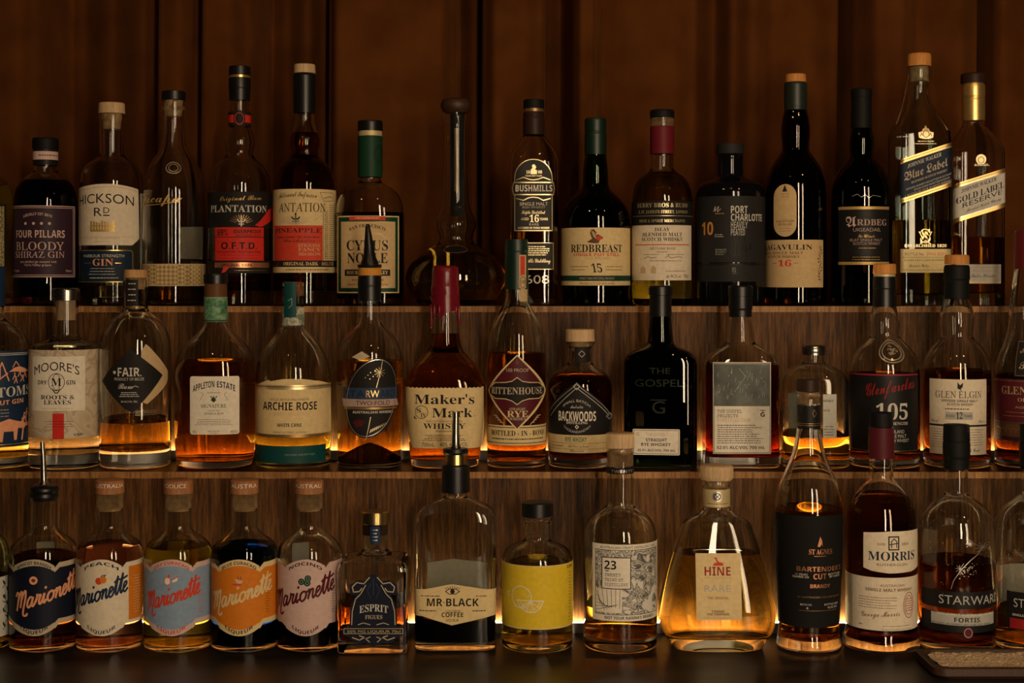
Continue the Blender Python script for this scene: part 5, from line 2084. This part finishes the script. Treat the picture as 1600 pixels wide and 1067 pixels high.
f.R(527, 337, 623.5, 458, 'cream')
f.R(529, 339, 621.5, 456, 'green')
f.R(533, 346, 617.5, 450, 'ltgold')
f.R(534, 347, 616.5, 449, 'kraft')
f.R(546, 338, 602, 344, 'brick')
f.G(548, 600, 341.5, 341.5, 1, 'cream', 2.2)
f.T('SAN FRANCISCO', 'S', 546, 602, 361, 5.4, 'ink', bow=6)
f.ring(566, 375, 13, 11, .9, 'ltgold')
f.ring(588, 375, 13, 11, .9, 'ltgold')
f.T('CYRUS', 'S', 542, 606, 391, 15.5, 'ink')
f.T('NOBLE', 'S', 543, 605.5, 411, 15.5, 'ink')
f.R(539, 421, 609.5, 431, 'ink')
f.T('BOURBON WHISKEY', 'S', 542, 606, 428.5, 5.4, 'ltgold')
f.G(542, 608, 438, 445, 2, 'brown', 1.6)
f.done()

# long-neck decanter
b = Bottle('decanter', 'wide-based glass decanter with very long neck and dark wooden stopper', 'decanter', 712.5, 3,
           [(177, 20), (184, 20.5, 2, 1, 2), (196, 18, 2, 1, 8), (238, 17.5, 2, 1, 20), (300, 20, 2, 1, 20), (325, 22, 2, 1, 12), (340, 29, 2, 1, 8), (352, 33.5, 2, 1, 8), (364, 28, 2, 1, 6), (374, 26, 2, 1, 5), (382, 30, 2, 1, 6), (394, 52, 2, 1, 14), (408, 69, 2, 1, 14), (424, 77.5, 2, 1, 14), (440, 79, 2, 1, 10), (456, 72, 2, 1, 12), (470, 62, 2, 1, 6), (477, 58, 2, 1, 4)], 'clear', 'gold', 386, t=3.2, bt=9)
b.cap('stopper', 'wood_dark', [(154, 17), (157, 22), (164, 24.5), (171, 23), (177, 18)], 3)
f = b.lab(388, name='badge')
f.E(712, 389, 17, 6, 'black')
f.ring(712, 389, 17, 6, .9, 'bronze')
f.done()
f = b.lab(260, hw=16, name='neck_label')
f.R(704.5, 178, 724, 338, 'ink')
f.S([(714, 200), (714, 300)], .8, 'gold')
f.done()
f = b.lab(250, hw=16.4, name='neck_lettering')
for q in range(46):
    f.S([(710.5, 201 + q * 2.15), (717.5 - (q * 7 % 3), 202.2 + q * 2.15)], .9, 'goldink')
f.done()

# bushmills
b = Bottle('whisky_bottle', 'narrow square-shouldered bottle with arched black and gold label', 'bottle', 834, 3,
           [(200, 15.5), (212, 16, 2, 1, 4), (222, 24, 2.4, 1, 8), (236, 34, 3.4, 1, 8), (252, 38, 4.5, 1, 8), (477, 37, 4.5, 1, 4)], 'clear', 'amber', 362, t=3.2, bt=12)
b.cap('cap', 'mattecap', [(156, 16), (170, 16.5)], 1.5)
b.cap('seal_ring', 'bronze', [(170, 15.4), (176, 15.6)], .6)
b.cap('capsule', 'cap_brown', [(175, 16.3), (180, 17), (183, 16), (186, 17), (211, 17)], 1)
f = b.lab(310)
p = [(803.5, 361), (803.5, 285)]
for q in range(15):
    a = PI - q / 14 * PI
    p.append((833.5 + 30 * math.cos(a), 278 - 30 * math.sin(a)))
p += [(863.5, 361)]
f.Pg(p, 'palegold')
p2 = [(805, 359.5), (805, 285)]
for q in range(15):
    a = PI - q / 14 * PI
    p2.append((833.5 + 28.6 * math.cos(a), 278 - 28.6 * math.sin(a)))
p2 += [(862, 359.5)]
f.Pg(p2, 'softblack')
f.Pg([(802, 284), (865, 284), (867, 294), (865, 305), (802, 305), (800, 294)], 'palegold')
f.Pg([(803, 286), (864, 286), (865.5, 294), (864, 303), (803, 303), (801.5, 294)], 'softblack')
f.S([(807, 281), (818, 277), (826, 280), (833, 281), (841, 280), (849, 277), (860, 281)], 1.3, 'palegold')
f.S([(807, 310), (818, 313), (826, 309), (833, 308), (841, 309), (849, 313), (860, 310)], 1.6, 'palegold')
f.T('BUSHMILLS', 'B', 805.5, 863, 299, 10, 'white')
f.T('16', 'S', 822, 828, 271, 4.6, 'palegold')
f.T('08', 'S', 840.5, 847, 271, 4.6, 'palegold')
f.Pg([(829, 272), (829, 266), (832, 262), (831, 258), (835, 256.5), (838, 261), (836, 265), (839, 266), (839, 272)], 'palegold', lay=4)
f.T('ORIGINAL GRANT TO DISTIL', 'n', 821, 847, 276, 2.6, 'palegold')
f.T('SINGLE MALT', 'n', 812, 856, 321, 5, 'white')
f.T('IRISH WHISKEY', 'n', 816, 852, 325.5, 3.4, 'sand')
f.T('Triple Distilled', 'C', 815, 852, 334, 5, 'palegold')
f.T('AGED', 'n', 814, 826, 344, 3.8, 'palegold')
f.T('16', 'S', 827.5, 842, 347, 11, 'palegold')
f.T('YEARS', 'n', 843, 856, 344, 3.8, 'palegold')
f.T('RARE', 'n', 827, 842, 352.5, 3.8, 'white')
f.T('MATURED IN THREE WOODS', 'B', 809, 858.5, 357.5, 3, 'palegold')
f.done()
f = b.lab(400, name='lower_label')
f.R(803, 379, 865, 421, 'palegold')
f.R(804, 380, 864, 420, 'softblack')
f.G(808, 860, 386, 399, 5, 'palegold', 1.8)
f.T('Bushmills Distillery', 'C', 808, 860, 410, 6, 'palegold')
f.done()
f = b.lab(435, name='embossed_year', off=.0001)
f.T('1608', 'n', 812, 858, 443, 13, 'embossed')
f.done()

# redbreast
b = Bottle('whisky_bottle', 'dark green whiskey bottle with cream label showing a small bird', 'bottle', 930.5, 3,
           [(200, 15.5), (243, 16.5, 2, 1, 8), (262, 19.5, 2, 1, 14), (292, 20.3, 2, 1, 8), (299, 26, 2, 1, 8), (311, 40, 2, 1, 12), (328, 51, 2, 1, 16), (350, 54, 2, 1, 16), (477, 54, 2, 1, 6)], 'darkgreen', 'cola', 300, bt=12)
b.cap('capsule', 'greencap', [(185, 16.2), (189, 17), (205, 17), (207, 16.3), (210, 17.2), (242, 17.2)], 1.2)
f = b.lab(400)
f.R(840, 355.5, 1020, 446, 'cream')
f.Pg([(840, 430.5), (1020, 430.5), (1020, 439), (840, 439)], 'dkgreen')
f.T('PRODUCT OF IRELAND', 'n', 906, 960, 444.5, 3, 'brown')
f.T('FINEST IRISH POT STILL WHISKEY', 'n', 906, 960, 436.5, 3, 'tan')
bx, by = 927, 371
f.Pg([(917, 378), (925, 373), (922, 364), (923, 359), (928, 358), (932, 363), (931, 368), (934, 366), (940, 369), (943, 372), (938, 374), (935, 380), (928, 380), (921, 379)], 'brown', lay=2)
f.Pg([(933, 369), (939, 369), (941, 373), (936, 376), (932, 374)], 'brick', lay=3)
for q in range(4):
    f.S([(924 + q * 1.6, 360 + q), (928 + q * 1.2, 370 + q)], .6, 'cream')
f.T('REDBREAST', 'S', 892.5, 971.5, 394, 12, 'charcoal')
f.T('SINGLE POT STILL', 'B', 896, 967.5, 400, 4.4, 'brick')
f.T('Irish Whiskey', 'S', 914, 951, 405.5, 5, 'tan')
f.T('15', 'L', 923.5, 941, 425.5, 13.5, 'ink')
f.G(890, 920, 417, 422, 2, 'brown', 1.2)
f.G(945, 972, 417, 422, 2, 'brown', 1.2)
f.done()

# berry bros
b = Bottle('whisky_bottle', 'pale whisky bottle with red neck wrap, black band and white label', 'bottle', 1034.5, 3,
           [(184, 17.5), (190, 18, 2, 1, 2), (264, 18, 2, 1, 4), (269, 22, 2, 1, 4), (278, 36, 2, 1, 10), (292, 44, 2, 1, 14), (312, 47.5, 2, 1, 14), (477, 47.5, 2, 1, 12)], 'clear', 'straw', 270, bt=10)
b.cap('stopper', 'mattecap', [(172, 18.5), (176, 19.3), (184, 19)], 1.5)
b.cap('cork', 'cork', [(184.2, 15.5), (200, 15)], 1)
b.cap('capsule', 'redcap', [(198, 18.8), (241, 18.8)], .8)
f = b.lab(400, back=True, name='rear_label')
f.R(990, 330, 1079, 466, 'white')
f.done()
f = b.lab(380)
f.R(980, 313.5, 1082, 352, 'ink')
f.R(980, 351.5, 1080, 438, 'paper')
f.S([(985, 337), (1082, 337)], .7, 'palegold')
f.T('BERRY BROS & RUDD', 'S', 996, 1074, 323.5, 6.4, 'palegold')
f.T("3, ST. JAMES'S STREET, LONDON", 'S', 998, 1074, 333, 4.8, 'palegold')
f.T('WINE & SPIRIT MERCHANTS', 'S', 999, 1070, 347, 4.4, 'palegold')
f.T('ISLAY', 'S', 1023, 1046.5, 361, 5.4, 'ink')
f.T('BLENDED MALT', 'S', 1004, 1065.5, 369, 5.6, 'ink')
f.T('SCOTCH WHISKY', 'S', 1003, 1066.5, 376.5, 5.6, 'ink')
f.R(993, 381.5, 1076, 383, 'brick')
f.T('THE CLASSIC RANGE', 'S', 1015, 1055, 390, 3.6, 'brown')
f.G(1024, 1046, 394, 394, 1, 'brown', 1.2)
f.G(1004, 1032, 398, 398, 1, 'brown', 1.2)
f.G(1040, 1070, 398, 398, 1, 'brown', 1.2)
f.S([(1006, 404), (1012, 401), (1018, 403), (1026, 402)], .8, 'brown')
f.S([(1040, 403), (1044, 399), (1048, 403), (1060, 401), (1066, 402)], .8, 'brown')
f.G(1006, 1072, 408, 408, 1, 'brown', 1.2)
for x in (1001, 1017):
    f.Pg([(x, 427), (x, 419), (x + 4, 415), (x + 8, 419), (x + 8, 427)], 'tan', lay=2)
f.T('alc 44.2% vol', 'n', 1041, 1064, 434, 5.2, 'ink')
f.T('70cl', 'n', 1068, 1075, 434, 5.2, 'ink')
f.G(1034, 1074, 424, 424, 1, 'brown', 1.2)
f.done()

# port charlotte
b = Bottle('whisky_bottle', 'opaque matte black bottle with charcoal label and amber number', 'bottle', 1141, 3,
           [(240, 19.5), (246, 20.5, 2, 1, 2), (250, 19.5, 2, 1, 2), (276, 20.5, 2, 1, 4), (281, 30, 2, 1, 5), (288, 48, 2, 1, 6), (298, 54, 2, 1, 8), (477, 54, 2, 1, 6)], opaque='blackgloss')
b.cap('cap', 'charcoal', [(225, 21), (241, 21.5)], 1)
f = b.lab(370)
f.R(1060, 306, 1230, 410, 'charcoal')
f.R(1060, 411, 1230, 415, 'black')
f.R(1060, 415, 1230, 440, 'charcoal')
c = 'palegrey'
f.T('PORT', 'B', 1142, 1168, 333, 11.5, c)
f.T('CHARLOTTE', 'B', 1142, 1190, 345, 11, c)
for i, (s_, x1, m_) in enumerate((('HEAVILY', 1168, 'grey'), ('PEATED', 1164, 'grey'), ('ISLAY', 1166, 'black'), ('SINGLE', 1174, 'black'), ('MALT', 1168, 'black'))):
    f.T(s_, 'B', 1142, x1, 356.5 + i * 11.3, 10.5, m_)
f.T('10', 'B', 1097, 1114.5, 366.5, 20, 'amber')
f.S([(1115, 330), (1118, 322), (1117, 330), (1123, 322), (1121, 331), (1126, 326)], .7, c)
f.G(1117, 1132, 334, 334, 1, 'amber', 1.6)
f.G(1117, 1132, 367, 370, 2, c, 1.4, 'l')
f.G(1118, 1135, 390, 398, 4, 'grey', 1, 'l')
f.G(1098, 1180, 420, 430, 4, 'black', 1, 'l')
f.G(1144, 1152, 419, 427, 4, 'grey', 1, 'l')
f.done()

# lagavulin
b = Bottle('whisky_bottle', 'brown glass whisky bottle with small oval label above a cream label', 'bottle', 1243, 3,
           [(140, 16), (173, 17.5, 2, 1, 8), (186, 20.5, 2, 1, 12), (204, 23, 2, 1, 16), (234, 20, 2, 1, 10), (242, 25, 2, 1, 8), (258, 37, 2, 1, 16), (278, 45, 2, 1, 20), (305, 47.5, 2, 1, 20), (477, 47.5, 2, 1, 6)], 'brown', 'dark', 175, bt=12)
b.cap('stopper', 'wood_orange', [(116, 16), (129, 16.5)], 2)
b.cap('capsule', 'olivecap', [(129.5, 17), (133, 17.8), (166, 18), (168, 17.5), (173, 17.8)], 1)
f = b.lab(330, name='oval_label')
uv = []
x0, x1, y0, y1 = 1209, 1244.6, 287, 369.6
p = []
for q in range(13):
    a = PI - q / 12 * PI
    p.append(((x0 + x1) / 2 + (x1 - x0) / 2 * math.cos(a), y0 + 19 - 19 * math.sin(a)))
for q in range(13):
    a = -q / 12 * PI
    p.append(((x0 + x1) / 2 + (x1 - x0) / 2 * math.cos(a), y1 - 19 - 19 * math.sin(a)))
f.Pg(p, 'kraft')
f.Pg([(1222, 299), (1226, 288), (1230, 299)], 'charcoal', lay=2)
f.G(1220, 1234, 303, 307, 2, 'brown', 1)
f.S([(1214, 332), (1220, 322), (1228, 328), (1238, 320), (1240, 330)], .8, 'tan')
f.T('LAGAVULIN', 'S', 1213, 1241, 347, 3.6, 'brown')
f.T('DISTILLERY', 'S', 1216, 1238, 352, 3.2, 'brown')
f.G(1216, 1238, 357, 361, 2, 'brown', .9)
f.done()
f = b.lab(412)
f.R(1150, 374.5, 1286, 449, 'kraft')
f.T('LAGAVULIN', 'S', 1196, 1269, 390, 8, 'charcoal')
f.T('ISLAY SINGLE MALT', 'S', 1196, 1255, 397, 4, 'brown')
f.T('SCOTCH WHISKY', 'S', 1200, 1250, 403, 4, 'brown')
f.T('16', 'S', 1216, 1236.5, 416, 9.5, 'red')
f.S([(1208, 411), (1214, 411)], .8, 'brown')
f.S([(1240, 411), (1247, 411)], .8, 'brown')
f.G(1200, 1274, 421, 445, 8, 'tan', .9)
for q in range(12):
    x = 1281 + 2.5 * math.sin(q * 1.1)
    f.E(x, 386 + q * 4.6, 1.1, 2.4, 'brown', lay=2, n=8, rot=q)
f.S([(1284, 384), (1279, 396), (1283, 410), (1278, 424), (1283, 440)], .8, 'brown')
f.done()

# ardbeg
b = Bottle('whisky_bottle', 'near-black green whisky bottle with black label framed in gold', 'bottle', 1346, 3,
           [(160, 14.5), (200, 15.5, 2, 1, 8), (216, 19, 2, 1, 10), (228, 19, 2, 1, 10), (244, 17, 2, 1, 8), (251, 22, 2, 1, 8), (264, 34, 2, 1, 14), (282, 44, 2, 1, 18), (305, 47, 2, 1, 18), (477, 47, 2, 1, 6)], 'nearblack', 'black', 230, bt=12)
b.cap('capsule', 'mattecap', [(139, 15.5), (142, 16.3), (152, 16.3), (154, 15.6), (201, 16)], 1)
f = b.lab(370)
f.R(1310, 322, 1389, 414, 'black')
f.R(1310, 322.5, 1389, 327, 'goldink')
f.R(1310, 409, 1389, 413.5, 'goldink')
f.T('RDBEG', 'S', 1339, 1385, 352, 9.5, 'pinkband')
f.T('A', 'F', 1322, 1338, 354, 16, 'pink')
f.T('UIGEADAIL', 'n', 1333, 1376, 361.5, 5.4, 'pinkband')
f.T('The Ultimate', 'C', 1341, 1367, 371, 4.8, 'goldink')
f.T('ISLAY SINGLE MALT', 'n', 1328, 1378, 377, 4.2, 'pinkband')
f.T('SCOTCH WHISKY', 'n', 1333, 1375, 382.5, 4.2, 'pinkband')
f.G(1341, 1369, 388, 388, 1, 'goldink', 1.2)
f.G(1330, 1376, 402, 406, 2, 'goldink', 1)
f.done()
f = b.lab(308, name='gilt_mark', off=.0001)
f.S([(1332, 306), (1340, 303), (1346, 308), (1352, 304), (1358, 309), (1364, 305), (1376, 307)], .8, 'embossed')
f.done()

# blue label square bottle
b = Bottle('whisky_bottle', 'tall square bluish bottle with slanted dark blue and gold label', 'bottle', 1436, 3,
           [(105, 17), (110, 19.5, 2, 1, 1.5), (124, 19, 2, 1, 2), (128, 16.5, 2, 1, 3), (150, 16.5, 2, 1, 6), (168, 21, 2.4, 1, 8), (190, 33, 5, 1, 10), (206, 40, 9, 1, 8), (216, 41, 10, 1, 10), (477, 40.5, 10, 1, 2)], 'bluish', 'gold', 345, t=3.6, bt=18)
b.cap('stopper', 'wood_orange', [(84, 17.5), (88, 18.5), (104, 18.5)], 2)
b.cap('cork', 'cork', [(104.5, 14.5), (128, 14)], 1)
f = b.lab(300)


def slant(f, xl, xr, yl, yr, h0, h1, mat, lay=None):
    f.Pg([(xl, yl + h0), (xr, yr + h0), (xr, yr + h1), (xl, yl + h1)], mat, lay)


xl, xr, yl, yr = 1407, 1489, 249, 220
slant(f, xl, xr, yl, yr, 0, 69, 'gold')
slant(f, xl, xr, yl, yr, 2.5, 4, 'bronze')
slant(f, xl, xr, yl, yr, 6.5, 62.5, 'cream')
slant(f, xl, xr, yl, yr, 7.5, 61.5, 'jwblue')
slant(f, xl, xr, yl, yr, 65, 66.5, 'bronze')
sl = .355
f.T('JOHNNIE WALKER', 'S', 1418, 1471, 262.5, 6, 'palegrey', slope=sl)
f.T('Blue Label', 'F', 1413, 1481, 283, 13.5, 'sand', slope=sl)
f.T('BLENDED SCOTCH WHISKY', 'S', 1424, 1480, 287, 3.4, 'sand', slope=sl)
for q, (a, c_) in enumerate(((1416, 1486), (1428, 1484))):
    f.T('DISTILLED, BLENDED AND BOTTLED IN SCOTLAND', 'n', a, c_, 297.5 + q * 5 - (a - 1416) * sl, 2.8, 'palegrey', slope=sl)
f.T('A BLEND OF OUR RAREST WHISKIES', 'S', 1413, 1488, 309.5, 4, 'sand', slope=sl)
f.done()
f = b.lab(420, name='lower_label')
f.R(1407, 389, 1487, 426, 'ltgold')
f.T('BOTTLE No.', 'n', 1414, 1444, 399, 4.4, 'brown')
f.T('JW5 2271', 'n', 1448, 1478, 399, 4.4, 'brick')
f.S([(1410, 402), (1485, 402)], .6, 'brown')
f.T('A RARE & EXCLUSIVE EXPERIENCE', 'n', 1413, 1480, 408, 3, 'brown')
f.T('Alexander Walker', 'C', 1420, 1452, 417, 4.5, 'brown')
f.S([(1410, 422), (1485, 422)], .6, 'brown')
f.done()
f = b.lab(340, name='gilt_print', off=.0001)
x, y = 1447, 208
f.Pg([(x - 11, y + 7), (x - 12, y - 1), (x - 6, y - 3), (x - 5, y - 7), (x - 2, y - 8), (x - 1, y - 12), (x + 1, y - 12), (x + 2, y - 8), (x + 5, y - 7), (x + 6, y - 3), (x + 12, y - 1), (x + 11, y + 7), (x + 4, y + 9), (x - 4, y + 9)], 'palegold')
f.ring(x, y + 1, 4.5, 5.5, 1, 'brown')
f.S([(x - 9, y + 5), (x - 7, y), (x - 5, y + 4)], 1, 'brown')
f.S([(x + 9, y + 5), (x + 7, y), (x + 5, y + 4)], 1, 'brown')
f.G(1429, 1464, 221, 225, 2, 'palegold', 1.1)
f.done()
f = b.lab(375, name='gilt_monogram', off=.0001)
x, y = 1446, 368
f.T('S', 'S', x - 8, x + 8, y + 11, 21, 'palegold')
f.T('W', 'S', x - 11, x + 11, y + 6, 12, 'gold')
f.S([(x - 8, y + 13), (x, y + 8), (x + 8, y + 13)], 1.4, 'palegold')
f.T('ESTABLISHED 1820', 'S', 1413, 1479, 386, 4.4, 'palegold')
f.done()
# fine chain from the collar to the shoulder
chain = []
bm = bmesh.new()
for q in range(30):
    a = q / 29
    x = (-19.5 - 25 * a) * b.s
    z = pz(119 + 78 * a + 14 * math.sin(a * PI) * .6, b.d) - b.z0
    g = bmesh.ops.create_icosphere(bm, subdivisions=1, radius=.00115)
    for v in g['verts']:
        v.co += Vector((x, -.012 - .020 * a, z))
frombm(bm, 'bead_chain', b.root, [M('bronze')], smooth=True)

# gold label reserve
b = Bottle('whisky_bottle', 'square bottle with gold neck foil and slanted silver label', 'bottle', 1521, 3,
           [(130, 15), (186, 16), (196, 17, 2.2, 1, 5), (206, 24, 3, 1, 8), (222, 34, 5, 1, 10), (236, 39.5, 8, 1, 10), (477, 39.5, 9, 1, 2)], 'clear', 'amber', 372, t=3.4, bt=20)
b.cap('stopper', 'cap_brown', [(115, 18.5), (118, 19.5), (130, 19.5)], 1.5)
b.cap('capsule', 'gold', [(130, 16.5), (136, 17.5), (150, 17.8), (154, 16.8), (157, 17.4), (182, 17.6), (189, 17)], 1)
f = b.lab(300)
xl, xr, yl, yr = 1489, 1571, 290, 261
slant(f, xl, xr, yl, yr, 0, 61, 'gold')
slant(f, xl, xr, yl, yr, 2.2, 3.6, 'bronze')
slant(f, xl, xr, yl, yr, 6, 55, 'silver')
slant(f, xl, xr, yl, yr, 7, 54, 'palegrey')
f.T('JOHNNIE WALKER', 'S', 1502, 1557, 301.5, 6, 'charcoal', slope=sl)
f.T('GOLD LABEL', 'S', 1494.5, 1568.5, 319, 9.5, 'ink', slope=sl)
f.T('RESERVE', 'n', 1504, 1566, 325, 7.5, 'charcoal', slope=sl)
f.T('Blended Scotch Whisky', 'C', 1510, 1564, 331.5, 4.6, 'charcoal', slope=sl)
f.done()
f = b.lab(430, name='lower_label')
f.R(1493, 413, 1564, 443, 'palegrey')
f.R(1493, 440.5, 1564, 442, 'gold')
f.G(1513, 1560, 418, 424, 2, 'tan', 1.4)
f.T('Master Blender', 'C', 1517, 1556, 433, 5, 'brown')
f.done()
f = b.lab(300, name='gilt_print', off=.0001)
x, y = 1533, 249
f.E(x, y, 8, 8, 'palegold')
f.ring(x, y + 1, 4.5, 5, 1, 'brown')
f.G(1521, 1547, 257, 259, 2, 'palegold', 1.1)
f.done()


bpy.data.objects.remove(_fo)
